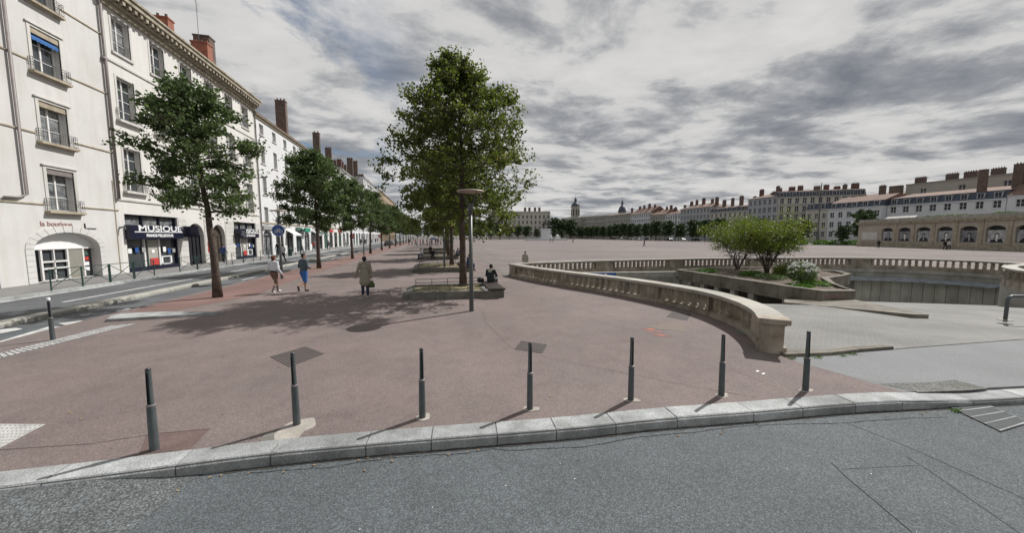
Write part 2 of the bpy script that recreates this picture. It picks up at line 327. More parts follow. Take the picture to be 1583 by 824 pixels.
# ------------------------------------------------------------------ ground, roads, pavements
mb = MB(); mb.poly([(-2500,-800),(2500,-800),(2500,4000),(-2500,4000)], -.16, 0, [HOLE]); tag(mb.obj('ground', M['ground']), kind='structure')
KO = offset_line(KERB, .32)
mb = MB(); mb.poly([(-10.57,13),(-10.57,15.9)]+KO+[(60,0),(60,-30),(-60,-30),(-60,13)], -.13)
road = tag(mb.obj('road', M['asphalt']), kind='structure')
mb = MB(); mb.poly([(-16.95,13.004),(-10.2,13.004),(-10.2,60),(-9.6,300),(-16.95,300)], -.126)
street = tag(mb.obj('street', M['street']), kind='structure')
mb = MB(); mb.prism([(-60,13.01),(-17.2,13.01),(-17.2,300),(-60,300)], -.15, 0.); tag(mb.obj('pavement', mat('pavement_grey', (.19,.185,.18), .9, .15, .8, .2, 60)), kind='structure')
STRIP = [(4.85,21.6),(5.2,29),(5.6,38.5),(7.2,67),(13,180),(17,250)]
mb = MB(); mb.prism(NEARC[::-1]+STRIP+[(-10.25,250),(-10.25,16)]+KERB[1:14]+[(6.2,4.05),(7.5,3.87),(7.2,5.4),(7.35,5.7)], -.15, 0.)
prom = tag(mb.obj('promenade', M['prom']), kind='structure')
mb = MB(); mb.prism([(4.9,21.62)]+RING[1:]+RIGHTB[1:]+[(27.5,2.12),(45,1.05),(60,0),(300,0),(300,320),(17,320)]+STRIP[::-1][:-1], -.15, 0.)
plaza = tag(mb.obj('plaza', M['plaza']), kind='structure')
mb = MB(); mb.poly([(7.2,5.4),(7.5,3.87),(7.74,3.84),(9.8,3.57),(14,3.1),(22,2.4),(27.5,2.0),(27.5,5.05),(20,5.15),(14.2,5.32),(10.04,5.52),(8.3,5.55),(7.35,5.75)], 0.)
mb.prism([(7.2,5.4),(7.5,3.87),(7.74,3.84),(9.8,3.57),(14,3.1),(22,2.4),(27.5,2.0),(27.5,5.05),(20,5.15),(14.2,5.32),(10.04,5.52),(8.3,5.55),(7.35,5.75)], -.15, -.003)
apron = tag(mb.obj('driveway_apron', M['apron']), kind='structure')
# ramp floor: level by the street, then falling into the pit
def ramp_z(x, y):
    b, a = depth_of(x, y); w = b+.15*max(0, a-1.02*b)
    z = .012-max(0, w-9)*.058-max(0, w-14)*.12
    if x < 14.5 and y > 9: z -= min(1.8, max(0, (y-9.5))*.2)*min(1, (14.5-x)/2.5)
    return max(z, -3.3)
mb = MB(); nx, ny = 66, 42; xs = np.linspace(5.2, 38.6, nx); pts = []
def pip(x, y, poly):
    c = False; n = len(poly); j = n-1
    for i in range(n):
        if (poly[i][1] > y) != (poly[j][1] > y) and x < (poly[j][0]-poly[i][0])*(y-poly[i][1])/(poly[j][1]-poly[i][1])+poly[i][0]: c = not c
        j = i
    return c
for j in range(ny):
    for i in range(nx):
        x = xs[i]; y0 = np.interp(x, [5,7.3,8.3,10.04,14.2,20,40], [5.6,5.62,5.5,5.46,5.27,5.1,4.9]); y = y0+(24.3-y0)*j/(ny-1); pts.append((x, y, ramp_z(x, y)))
fs = []
for j in range(ny-1):
    for i in range(nx-1):
        q = (j*nx+i, j*nx+i+1, (j+1)*nx+i+1, (j+1)*nx+i)
        if any(pip(pts[k][0], pts[k][1], HOLE) for k in q) or (pts[q[0]][1] < 6.3 and 7.3 < pts[q[0]][0] < 27): fs.append(q)
mb.add(pts, fs)
# faces spilling under the neighbouring paving are kept below it
for i, v in enumerate(mb.v):
    if not pip(v[0], v[1], HOLE) and v[2] > -.02 and (v[0] < 7.4 or v[0] > 26.8): mb.v[i] = (v[0], v[1], -.17)
ramp = tag(mb.obj('ramp', M['ramp'], smooth=True), kind='structure')
# raised edge of the ramp paving beside the near pier
mb = MB(); ed = [(7.25,5.62),(8.3,5.48),(9.2,5.5),(10.1,5.46)]
mb.prism(ed+[(10.0,5.62),(9.2,5.68),(8.3,5.66),(7.3,5.82)], -.02, .065); mb.obj('ramp_edge', M['concrete'], ramp)

# paving strip under the left row of trees
mb = MB(); mb.poly([(-9.95,14.2),(-8.5,14.0),(-7.4,16.9),(-7.75,25),(-7.5,36),(-7.2,60),(-7.0,140),(-9.95,140),(-9.95,60)], .004)
tag(mb.obj('tree_strip', M['brickred']), kind='structure')
# stone gutter between promenade and square
mb = MB()
for i in range(len(STRIP)-2):
    a = Vector(STRIP[i]); b = Vector(STRIP[i+1]); n = int((b-a).length/1.4)
    for k in range(n):
        if i >= 2 and k % 1: continue
        p = a.lerp(b, k/n); q = a.lerp(b, (k+.97)/n); s = (q-p).normalized(); nn = Vector((s.y, -s.x))
        mb.prism([tuple(p-nn*.22), tuple(p+nn*.12), tuple(q+nn*.12), tuple(q-nn*.22)][::-1], -.01, .006+.002*random.random())
tag(mb.obj('gutter_stones', M['planterstone']), kind='stuff')

# kerb: mortar bed with single granite stones
def kerb_run(line, w, heights, length, name, parent, mats, z0=-.15, jit=.25, chamfer=.034):
    L_ = [0]; 
    for i in range(1, len(line)): L_.append(L_[-1]+(Vector(line[i])-Vector(line[i-1])).length)
    def at(s): return np.array([np.interp(s, L_, [p[k] for p in line]) for k in (0,1)])
    s = 0; n = 0
    while s < L_[-1]-.3:
        e = min(L_[-1], s+length*(1+random.uniform(-jit, jit))); m = MB(); g = .007; cs = []
        dz = random.uniform(-.004, .004)
        for t in np.linspace(s+g, e-g, 3):
            c = at(t); d = at(min(t+.05, L_[-1]))-at(max(t-.05, 0)); d /= np.linalg.norm(d); nn = np.array([d[1], -d[0]]); h = heights(c[0], c[1])+dz
            cs.append([(*(c+nn*.0), h), (*(c+nn*(w-chamfer)), h), (*(c+nn*w), h-chamfer), (*(c+nn*w), z0), (*c, z0)])
        vs = [v for r in cs for v in r]; fs = []
        for k in range(2):
            for j in range(5): fs.append((k*5+j, (k+1)*5+j, (k+1)*5+(j+1)%5, k*5+(j+1)%5))
        fs += [(0,1,2,3,4), (14,13,12,11,10)]
        m.add(vs, fs); m.obj(name, mats, parent); s = e; n += 1
mbk = MB()
KS = smooth_line(KERB[4:], .3)
def kh(x, y):
    h = .012
    if x > 7.3: h = .012-.045*min(1, (x-7.3)/.8)
    return h
ko = offset_line(KS, .295); ki = offset_line(KS, .012)
vs = []
for a, b in zip(ki, ko): h = kh(*a)-.012; vs += [(*a, h), (*b, h), (*b, -.15)]
mbk.add(vs, [f for i in range(len(KS)-1) for f in ((i*3, i*3+1, i*3+4, i*3+3), (i*3+1, i*3+2, i*3+5, i*3+4))])
kerb = tag(mbk.obj('kerb', M['kerbbed']), kind='structure')
kerb_run(KS, .31, kh, 1.0, 'kerb_stone', kerb, M['kerb'])
# kerb of the far pavement and the low divider of the cycle lane
mb = MB(); mb.box(-17.2, -16.96, 13.2, 250, -.15, .008); farkerb = tag(mb.obj('kerb', M['kerb']), kind='structure')
mb = MB()
mb.box(-12.62, -12.22, 6, 70, -.14, -.03); div = tag(mb.obj('lane_divider', M['kerbbed']), kind='structure')
def dvh(x, y): return .01
kerb_run([(-12.66,6),(-12.66,58)], .48, dvh, 1.25, 'divider_stone', div, M['concrete_light'], -.14, .05)
# low raised kerb where the strip begins (flush end rises toward the street)
mb = MB(); isl = [G(165,498), G(172,492), G(190,488.5), G(250,486), G(345,485.5), G(300,490), G(230,494)]
mb.prism(isl[::-1], -.01, .085); tag(mb.obj('kerb_nosing', M['kerb']), 'low pale stone nosing where the tree strip begins, beside the crossing', 'kerb')

def sheet(name, pix, z, m, parent, hz=0.):
    b = MB(); b.poly([G(x, y, hz) for x, y in pix], z); return b.obj(name, m, parent)
# road paint
for px in ([(0,527.6),(77.7,504.3),(116.5,506),(0,538)], [(0,510),(25,507),(35,509),(0,516)], [(176.7,481),(198,477),(206,478),(184,482)], [(261,464),(291,457.6),(293,459),(264.6,466)], [(90,500),(125,496),(150,498),(100,503)]):
    sheet('road_marking', px, -.118, M['white_paint'], street, -.12)
mb = MB(); mb.box(-14.55, -14.42, 17.6, 120, -.125, -.118); mb.obj('lane_line', M['white_paint'], street)
mb = MB(); mb.box(-16.95, -16.8, 13.1, 24, -.125, -.118); mb.obj('lane_line', M['white_paint'], street)
for y in np.arange(24, 90, 5.): mb = MB(); mb.box(-11.2, -11.08, y, y+2, -.125, -.118); mb.obj('road_marking', M['white_paint'], street)
# tactile strips: plate + domes
def ccw(q):
    a = sum(q[i][0]*q[(i+1)%len(q)][1]-q[(i+1)%len(q)][0]*q[i][1] for i in range(len(q))); return q if a > 0 else q[::-1]
def tactile(quad, nu, nv, label, base, pad, gap=.12):
    q = [Vector(p) for p in quad]; b = MB(); b.prism(ccw([tuple(p) for p in quad]), -.01, .005)
    o = tag(b.obj('tactile_strip', M[base]), label, 'tactile paving'); P = lambda u, v: tuple(q[0].lerp(q[1], u).lerp(q[3].lerp(q[2], u), v))
    for i in range(nu):
        for j in range(nv):
            d = MB(); d.prism(ccw([P((i+gap)/nu,(j+gap)/nv), P((i+1-gap)/nu,(j+gap)/nv), P((i+1-gap)/nu,(j+1-gap)/nv), P((i+gap)/nu,(j+1-gap)/nv)]), .0, .010); d.obj('raised_pad', M[pad], o)
tactile([G(-30,562),G(212,500.6),G(168,504.5),G(-30,554)], 30, 3, 'long white tactile paving strip along the crossing beside the lone bollard', 'street', 'tactile', .14)
tactile([G(-40,656),G(70,656.5),G(0,693),G(-60,700)], 14, 8, 'white studded tactile paving corner at the left edge near the front kerb', 'tactile', 'concrete_light', .36)
# seams and cracks
def ribbon(name, pts, w, z, m, parent, jag=0., step=.06):
    P = [Vector((*p[:2], 0)) for p in pts]; out = []
    for i in range(len(P)-1):
        n = max(1, int((P[i+1]-P[i]).length/step))
        for k in range(n): out.append(P[i].lerp(P[i+1], k/n))
    out.append(P[-1]); j1 = j2 = 0; vs = []
    for i, p in enumerate(out):
        t = (out[min(i+1,len(out)-1)]-out[max(i-1,0)]).normalized(); n = Vector((t.y, -t.x, 0))
        j1 = j1*.85+random.uniform(-jag, jag); j2 = random.uniform(.4, 1.3) if jag else 1
        c = p+n*j1; vs += [(c.x-n.x*w*j2/2, c.y-n.y*w*j2/2, z), (c.x+n.x*w*j2/2, c.y+n.y*w*j2/2, z)]
    b = MB(); b.add(vs, [(2*i, 2*i+1, 2*i+3, 2*i+2) for i in range(len(out)-1)]); return b.obj(name, m, parent)
def gl(px, z=0.): return [G(x, y, z) for x, y in px]
ribbon('crack', gl([(385,732),(520,722),(610,708),(700,703),(760,695),(800,698),(840,694),(900,692),(980,678),(1080,668),(1160,658),(1300,655),(1360,650),(1465,645)], -.13), .010, -.126, M['crack'], road, .006, .03)
ribbon('crack', gl([(1155,640),(1170,658)], -.13), .009, -.126, M['crack'], road, .004, .03)
ribbon('seam', gl([(1310,655),(1400,690),(1583,772)], -.13), .008, -.126, M['crack'], road)
ribbon('seam', gl([(1285,716),(1310,740),(1410,824)], -.13), .008, -.126, M['crack'], road)
ribbon('seam', gl([(1400,706),(1430,724),(1583,830)], -.13), .006, -.126, M['crack'], road)
ribbon('seam', gl([(1300,726),(1420,720)], -.13), .004, -.126, M['crack'], road)
ribbon('seam', gl([(0,696),(140,687),(235,672),(325,664)]), .008, .004, M['seam'], prom)
ribbon('seam', gl([(745,478),(752,500),(790,538),(795,541),(860,556),(980,580),(1080,600),(1170,615)]), .007, .004, M['seam'], prom, .001)
ribbon('seam', gl([(130,560),(240,535),(320,520)]), .006, .004, M['seam'], prom)
ribbon('seam', gl([(0,556),(130,536),(200,522)]), .006, .004, M['seam'], prom)
ribbon('seam', gl([(1100,557),(1140,575),(1200,600)]), .005, .004, M['seam'], prom)
ribbon('seam', gl([(700,396),(770,400),(743,385),(690,381)]), .05, .004, M['seam'], plaza)
ribbon('seam', gl([(1255,566),(1310,582),(1372,594),(1440,592),(1475,588),(1520,603)]), .005, .004, M['seam'], apron)
b = MB(); vs = []
for x in np.linspace(-9.5, -2.55, 24):               # road surfacing brought up to the dropped kerb
    yk = np.interp(x, [p[0] for p in KERB[4:]], [p[1] for p in KERB[4:]])-.30; t_ = min(1, max(0, (-2.55-x)/1.1)); hh = -.1265+(.108*t_*t_*(3-2*t_))
    for k in range(6): q = k/5; vs.append((x-.25*q, yk-1.15*q, hh*(1-q)**1.5*1+(-.1265)*(1-(1-q)**1.5)))
b.add(vs, [(i*6+k, i*6+k+1, (i+1)*6+k+1, (i+1)*6+k) for i in range(23) for k in range(5)]); b.obj('road_patch', mat('worn_speckled_asphalt', (.125,.135,.138), .85, .15, 2, .5, 130, fine=.6, fsc=80, big=.15), road, smooth=True)
b = MB(); b.poly(ccw(gl([(1358,594),(1440,592),(1475,588),(1528,601),(1500,604),(1420,607)])), .004); b.obj('asphalt_patch', mat('rough_patch', (.17,.168,.155), .95, .2, 3, .5, 60, fine=.5, fsc=60), apron)
def blob(name, cx, cy, rx, ry, z, m, parent, seed=0, rot=0., n=26, rough=.25):
    rr = random.Random(seed); b = MB(); pts = []; ph = [rr.uniform(0, 6.3) for _ in range(5)]
    for i in range(n):
        a = 2*math.pi*i/n; r = 1+sum(math.sin((k+2)*a+ph[k])*rough/(k+1.5) for k in range(5)); x = math.cos(a)*rx*r; y = math.sin(a)*ry*r
        pts.append((cx+x*math.cos(rot)-y*math.sin(rot), cy+x*math.sin(rot)+y*math.cos(rot)))
    b.prism(pts, -.01, z); return b.obj(name, m, parent)
blob('stain', *G(1035,505), .42, .55, .004, M['stain'], prom, 4, .4, 30, .45)
for i, (x, y) in enumerate([(1003,509),(1012,513),(1022,519)]): blob('paint_mark', *G(x, y), .20, .03, .008, M['orange'], prom, i, -.55, 22, .3)
b = MB(); b.poly(ccw(gl([(215,703),(228,672),(325,663),(290,700),(262,698)])), .004); b.obj('asphalt_patch', M['patchred'], prom)

# manhole covers, drain grate
def manhole(quad, label, m=M['manhole']):
    q = [Vector(p) for p in quad]; b = MB(); b.prism(ccw([tuple(p) for p in quad]), -.01, .004)
    o = tag(b.obj('manhole_cover', M['seam']), label, 'manhole cover'); r = MB()
    for i in range(12):
        for j in range(12):
            u0, u1, v0, v1 = (i+.12)/12, (i+.85)/12, (j+.12)/12, (j+.85)/12
            P = lambda u, v: q[0].lerp(q[1], u).lerp(q[3].lerp(q[2], u), v)
            r.prism(ccw([tuple(P(u0,v0)), tuple(P(u1,v0)), tuple(P(u1,v1)), tuple(P(u0,v1))]), 0, .009)
    tag(r.obj('tread_stud', m, o), kind='stuff')
manhole(gl([(417,552),(447,568),(502,547),(472,536)]), 'large square iron manhole cover left of centre on the red paving')
manhole(gl([(795,540),(838,547),(846,533),(806,527)]), 'small square manhole cover where the paving seams meet')
manhole(gl([(1030,490),(1062,496),(1068,486),(1040,481)]), 'worn square cover by the foot of the curved balustrade')
gq = gl([(1463,629),(1520,624),(1590,654),(1545,668)], -.13)
b = MB(); b.poly(ccw(gq), -.124); gr = tag(b.obj('drain_grate', M['black']), 'rectangular steel storm drain grate in the road at the right edge', 'drain')
q = [Vector(p) for p in gq]
for i in range(5):
    u = i/4; a = q[0].lerp(q[3], u); c = q[1].lerp(q[2], u); b = MB(); b.bar((*a, -.115), (*c, -.115), .02, .016); b.obj('cross_bar', M['kerb'], gr)
for i in range(20):
    u = (i+.5)/20; a = q[0].lerp(q[1], u); c = q[3].lerp(q[2], u); b = MB(); b.bar((*a, -.118), (*c, -.118), .014, .012); b.obj('bar', M['bollard'], gr)
ribbon('gutter_dirt', [(x, y-.345) for x, y in KS if x > -2.4], .05, -.1255, mat('gutter_dirt', (.055,.052,.046), .95, .4, 20, .5, 60), road, .004, .05)
rg = random.Random(44); b = MB()
for i in range(70):
    x, y, r_ = rg.uniform(-8, 7.5), rg.uniform(4.9, 14), rg.uniform(.008, .02); b.poly([(x+math.cos(a)*r_, y+math.sin(a)*r_) for a in np.linspace(0, 5.5, 7)], .003)
o = b.obj('gum_spots', mat('gum_spot', (.10,.085,.082), .9, 0), prom); tag(o, kind='stuff')
# litter and fallen leaves
for i, (x, y) in enumerate([(1171,575),(1180,579)]):
    o = blob('paper', 0, 0, .05, .02, .012, M['litter'], None, i, .3); o.location = (*G(x, y), .002)
    tag(o, ['left scrap of white paper on the red paving near the pier', 'right scrap of white paper on the red paving near the pier'][i], 'litter')
b = MB(); lv = random.Random(3)
for i in range(90):
    if i < 45: x, y = lv.uniform(-5, 9), 0; y = np.interp(x, [p[0] for p in KERB[6:]], [p[1] for p in KERB[6:]])-.36-abs(lv.gauss(0, .12)); z = -.122
    else: x, y, z = lv.uniform(-7, 8), lv.uniform(5, 14), .01
    a = lv.uniform(0, 6.3); s = lv.uniform(.01, .028); c, d = math.cos(a)*s, math.sin(a)*s
    b.add([(x-c, y-d, z), (x+d*.5, y-c*.5, z+.008), (x+c, y+d, z+.003), (x-d*.5, y+c*.5, z+.01)], [(0,1,2,3)])
tag(b.obj('fallen_leaves', M['dryleaf']), 'scattered small dry leaves along the gutter and paving', 'leaves', kind='stuff')
b = MB()
for i in range(60):
    x, y = lv.uniform(-6, 12), lv.uniform(1.5, 4); s = .004+.006*lv.random()**3; b.box(x-s, x+s, y-s*.6, y+s*.6, -.13, -.124)
tag(b.obj('road_grit', M['litter']), 'pale grit scattered on the dark road', 'grit', kind='stuff')

# ------------------------------------------------------------------ balustrades
def measure(line):
    L_ = [0]
    for i in range(1, len(line)): L_.append(L_[-1]+(Vector(line[i])-Vector(line[i-1])).length)
    def at(s):
        p = Vector([np.interp(s, L_, [q[k] for q in line]) for k in (0,1)])
        a = Vector([np.interp(min(s+.1, L_[-1]), L_, [q[k] for q in line]) for k in (0,1)]); b_ = Vector([np.interp(max(s-.1, 0), L_, [q[k] for q in line]) for k in (0,1)])
        t = (a-b_).normalized(); return p, t, Vector((t.y, -t.x))
    def near(p): 
        p = Vector(p); return min(zip(((Vector(q)-p).length for q in line), L_))[1]
    return L_[-1], at, near
def ribbon_solid(at, s0, s1, w0, w1, z0, z1, step=.4):
    m = MB(); n = max(1, int((s1-s0)/step)); vs = []
    for i in range(n+1):
        p, t, nn = at(s0+(s1-s0)*i/n); a = p+nn*w0; b_ = p+nn*w1; vs += [(*a, z0), (*b_, z0), (*b_, z1), (*a, z1)]
    fs = [(i*4+j, i*4+(j+1)%4, (i+1)*4+(j+1)%4, (i+1)*4+j) for i in range(n) for j in range(4)]+[(3,2,1,0), (n*4, n*4+1, n*4+2, n*4+3)]
    m.add(vs, [f[::-1] for f in fs]); return m
bm_ = MB()
bm_.box(-.085,.085,-.10,.10,0,.05); bm_.box(-.06,.06,-.075,.075,.05,.09)
pr = [(.060,.09),(.072,.16),(.074,.25),(.060,.34),(.055,.40)]
for (r0, z0_), (r1, z1_) in zip(pr, pr[1:]):
    bm_.add([(-r0,-r0*1.2,z0_),(r0,-r0*1.2,z0_),(r0,r0*1.2,z0_),(-r0,r0*1.2,z0_),(-r1,-r1*1.2,z1_),(r1,-r1*1.2,z1_),(r1,r1*1.2,z1_),(-r1,r1*1.2,z1_)], [(0,1,5,4),(1,2,6,5),(2,3,7,6),(3,0,4,7)])
bm_.box(-.08,.08,-.095,.095,.40,.46)
BAL = bm_.mesh('baluster', M['balus'])
def balustrade(line, panels, label, spacing, half=.17, zb=.155, zt=.615):
    Lg, at, near = measure(line); t0 = thing('balustrade', label, 'balustrade', (*line[len(line)//2], 0))
    inv = -Vector((*line[len(line)//2], 0))
    def put(m, name, mt): o = m.obj(name, mt, t0); o.location = inv; return o
    put(ribbon_solid(at, 0, Lg, -.23, .23, -.3, zb-.03), 'plinth', M['balus']); put(ribbon_solid(at, 0, Lg, -.19, .19, zb-.03, zb), 'plinth_step', M['balus'])
    s = 0; k = 0
    while s < Lg-.01:
        e = min(Lg, s+1.5); 
        if Lg-e < .5: e = Lg
        m = ribbon_solid(at, s+.004, e-.004, -.27, .27, zt+.035, zt+.135, .25); put(m, 'coping_stone', M['balcap'])
        s = e
    put(ribbon_solid(at, 0, Lg, -.21, .21, zt, zt+.036), 'coping_bed', M['balus'])
    ps = sorted(panels)
    for a, b_ in ps: put(ribbon_solid(at, a, b_, -half, half, zb, zt, .3), 'stone_panel', M['balus'])
    edges = [0]+[v for p in ps for v in p]+[Lg]
    for a, b_ in zip(edges[::2], edges[1::2]):
        if b_-a < .2: continue
        n = max(1, round((b_-a)/spacing))
        for i in range(n):
            p, t, nn = at(a+(i+.5)*(b_-a)/n); link('baluster', BAL, t0, (p.x+inv.x, p.y+inv.y, zb), math.atan2(t.y, t.x))
    return t0, at, Lg, inv
LN, atn, nearn = measure(NEARC)
def sn(px, py): return nearn(G(px, py))
nb, at_, Lg_, inv_ = balustrade(NEARC, [(0, .45), (sn(858,441), sn(876,443.5)), (sn(990,463), sn(1019,469)), (sn(1090,487), sn(1096,489)), (LN-1.05, LN)],
   'long curved stained stone balustrade sweeping from the square to the near pier by the ramp', .335)
p, t, nn = at_(Lg_); an = math.atan2(t.y, t.x)
m = MB(); m.box(-.02,.34,-.25,.25,-.1,.155); m.box(.0,.29,-.2,.2,.155,.615); m.box(-.03,.37,-.29,.29,.65,.76); m.box(0,.31,-.23,.23,.613,.652)
o = m.obj('end_pier', M['balus'], nb, (p.x+inv_.x, p.y+inv_.y, 0), an)
LR, atr, nearr = measure(RING)
rp = [(0,.4)]+[(nearr(G(a, y)), nearr(G(b_, y2))) for a, y, b_, y2 in ((915,417.5,937,416.5),(1030,414.5,1052,414),(1156,412.5,1187,412),(1309,411.5,1340,412))]+[(LR-.5, LR)]
rb, atR, LgR, invR = balustrade(RING, rp, 'weathered stone balustrade along the far rim of the sunken ramp', .37)
balustrade(RIGHTB, [(0,.5),(1.6,3.0)], 'pale stone balustrade closing the right side of the ramp', .35)

# ------------------------------------------------------------------ the pit: retaining walls, planter, island, canopy
pw = thing('retaining_wall', 'curved concrete retaining wall of the sunken ramp under the far balustrade', 'wall', (20,23,0)); piv = Vector((-20,-23,0))
def putw(m, name, mt, parent=pw, iv=piv): o = m.obj(name, mt, parent); o.location = iv; return o
putw(ribbon_solid(atR, 0, LgR, .02, .24, -3.6, -.30, .3), 'wall', M['concrete_light'])
putw(ribbon_solid(atR, 0, LgR, -.05, .34, -.42, -.16, .4), 'edge_beam', M['concrete_light'])
sA = nearr(G(1300,411.5)); s = nearr(G(1316,411.5)); sE = LgR-.8
while s < sE:
    e = min(sE, s+.62); rr = random.Random(int(s*100)); putw(ribbon_solid(atR, s+.015, e-.015, .245, .30+rr.random()*.02, -3.55, -1.0, .4), 'wall_panel', M['panel']); s = e
putw(ribbon_solid(atR, nearr(G(1258,411.5)), nearr(G(1298,411.5)), .245, .32, -3.4, -1.15), 'shutter', M['greydoor'])
for i in range(5):
    s0 = nearr(G(1248,411.5))+i*(sE-nearr(G(1248,411.5)))/5; s1 = s0+(sE-nearr(G(1248,411.5)))/5-.03; m = MB(); n = 6; vs = []
    for k in range(n+1):
        p, t, nn = atR(s0+(s1-s0)*k/n); a = p+nn*.3; b_ = p+nn*1.15; vs += [(*a, -.78), (*b_, -1.0), (*b_, -1.06), (*a, -.84)]
    m.add(vs, [(k*4+j, k*4+(j+1)%4, (k+1)*4+(j+1)%4, (k+1)*4+j) for k in range(n) for j in range(4)]+[(3,2,1,0),(n*4,n*4+1,n*4+2,n*4+3)]); putw(m, 'canopy_pane', M['awnglass'])
w2 = thing('retaining_wall', 'pale concrete retaining wall below the right balustrade of the ramp', 'wall', (32,12,0)); LR2, atR2, _ = measure(RIGHTB)
o = ribbon_solid(atR2, 0, LR2, .02, .24, -3.6, -.3, .3).obj('wall', M['concrete_light'], w2); o.location = (-32,-12,0)
w3 = thing('retaining_wall', 'dark concrete retaining wall behind the near curved balustrade', 'wall', (8,14,0))
o = ribbon_solid(atn, 0, LN, -.22, -.02, -3.6, -.3, .3).obj('wall', M['concrete'], w3); o.location = (-8,-14,0)
# headroom beam with blue sign across the car entry
hb = thing('entry_beam', 'pale headroom beam with blue strip across the car entry below the balustrade', 'beam', (13,21.5,0))
m = MB(); m.bar((-6.2,.9,-.14), (4.0,-.35,-.14), .35, .36); m.obj('beam', M['concrete_light'], hb)
a = Vector((-3.9,.415,-.12)); b_ = Vector((-.6,.01,-.12)); m = MB(); m.bar(a, b_, .06, .28); bs = m.obj('sign_plate', M['blue'], hb)
m = MB(); m.tube([(-1.35,.06,-.12),(-1.36,.04,-.12)], .09, 14); m.obj('round_mark', M['white'], bs)
PT = [(17.0,21.3),(16.75,17.5),(16.6,14.9),(16.46,12.83),(16.56,11.46),(18.0,11.15),(18.6,11.9),(19.8,13.2),(22.0,15.0),(24.0,15.6),(25.9,16.4),(27.0,17.8),(26.4,19.8),(24.5,21.3),(21,21.9)]
pl = thing('raised_planter', 'large weathered concrete planter with shrubs in the middle of the sunken ramp', 'planter', (20,17,0)); iv = Vector((-20,-17,0))
ctr = Vector((21,17)); INN = [tuple(Vector(p)+(ctr-Vector(p)).normalized()*.30) for p in PT]; DEEP = [tuple(Vector(p)+(ctr-Vector(p)).normalized()*1.5) for p in PT]
n = len(PT)
for i in range(n):
    a, b_, c, d = PT[i], PT[(i+1)%n], INN[(i+1)%n], INN[i]
    m = MB(); m.prism(ccw([a, b_, c, d]), -.52 if i not in (3,4) else -.34, .12); o = putw(m, 'parapet', M['concrete'], pl, iv)
    m = MB(); m.prism(ccw([tuple(Vector(q)+(Vector(q)-ctr).normalized()*(.03 if j < 2 else -.03)) for j, q in enumerate((a, b_, c, d))]), .12, .17); putw(m, 'coping', M['concrete'], pl, iv)
m = MB(); m.prism(INN[::-1], -.5, .03); putw(m, 'deck', M['concrete'], pl, iv)
m = MB(); m.prism(ccw(DEEP), -3.6, -.49); putw(m, 'core_wall', M['concrete'], pl, iv)
for a, b_ in zip(PT[:4], PT[1:5]):
    A = Vector(a); B = Vector(b_); k = max(1, int((B-A).length/1.25))
    for i in range(k):
        c = A.lerp(B, i/k)+(ctr-A.lerp(B, i/k)).normalized()*.2; m = MB(); m.box(c.x-.14, c.x+.14, c.y-.16, c.y+.16, -3.4, -.5); putw(m, 'pillar', M['concrete_light'], pl, iv)
# soil surface with mounds
g = MB(); gn = 44; idx = {}
for j in range(gn+1):
    for i in range(gn+1):
        x = 16.2+11.2*i/gn; y = 10.9+11.3*j/gn
        if pip(x, y, INN): idx[(i,j)] = len(g.v); g.v.append((x, y, .06+.06*math.sin(x*1.7)*math.cos(y*1.3)+random.uniform(0,.05)))
for (i, j) in list(idx):
    q = [(i,j),(i+1,j),(i+1,j+1),(i,j+1)]
    if all(k in idx for k in q): g.f.append(tuple(idx[k] for k in q)); g.m.append(0)
g.prism(INN[::-1], -.1, .035)
o = putw(g, 'soil', M['soil'], pl, iv)
# red scrawl on the planter's corner
fcu = bpy.data.curves.new('g', 'FONT')
def text_obj(txt, size, m, parent, loc, rot, name='lettering', ext=.004, sx=1., align='CENTER', bold=0.):
    cu = bpy.data.curves.new('t', 'FONT'); cu.body = txt; cu.size = size; cu.extrude = ext; cu.align_x = align; cu.align_y = 'CENTER'; cu.offset = bold
    to = bpy.data.objects.new('t', cu); C.objects.link(to); me = bpy.data.meshes.new_from_object(to.evaluated_get(bpy.context.evaluated_depsgraph_get()))
    bpy.data.objects.remove(to); me.materials.clear(); me.materials.append(m); me.name = name
    o = bpy.data.objects.new(name, me); C.objects.link(o); o.parent = parent; o.location = loc; o.rotation_euler = rot; o.scale = (sx, 1, 1); return o
a = Vector((16.56,11.46)); b_ = Vector((18.0,11.15)); c = a.lerp(b_, .38)
text_obj('HARDS', .27, M['pinkred'], pl, (c.x-20, c.y-17-.01, -.09), (R(90), 0, math.atan2(b_.y-a.y, b_.x-a.x)), 'graffiti', .003)
# low island between the two lanes
isl = thing('traffic_island', 'low concrete island tapering to a point in front of the planter', 'island', (15,9.5,0))
m = MB(); TP = [(*G(1213,467.5,-.39),-.39),(*G(1411,486,0),.0),(*G(1436,486.4,0),-.005),(*G(1322,463.5,-.2),-.2),(18.3,12.4,-.25),(17.1,13.6,-.42)]
vs = [(x-15, y-9.5, z) for x, y, z in TP]+[(x-15, y-9.5, -3.) for x, y, z in TP]; k = len(TP)
m.add(vs, [tuple(range(k))]+[((i+1)%k, i, k+i, k+(i+1)%k) for i in range(k)]); m.obj('slab', M['concrete'], isl)
# hoop rail
hp = thing('hoop_rail', 'dark steel hoop rail standing at the right edge by the ramp', 'rail', (16.9,6.65,.0), R(-14))
m = MB(); m.tube([(0,0,-.05),(0,0,.62),(.03,0,.70),(.12,0,.735),(1.9,0,.735),(1.98,0,.70),(2.0,0,.62),(2.0,0,-.05)], .045, 10); m.obj('bent_tube', M['bollard'], hp, smooth=True)
for x in (0, 2.0): m = MB(); m.lathe((x,0,0), [(.16,.0),(.15,.018),(.05,.02)], 14); m.obj('mortar_foot', M['patch'], hp)

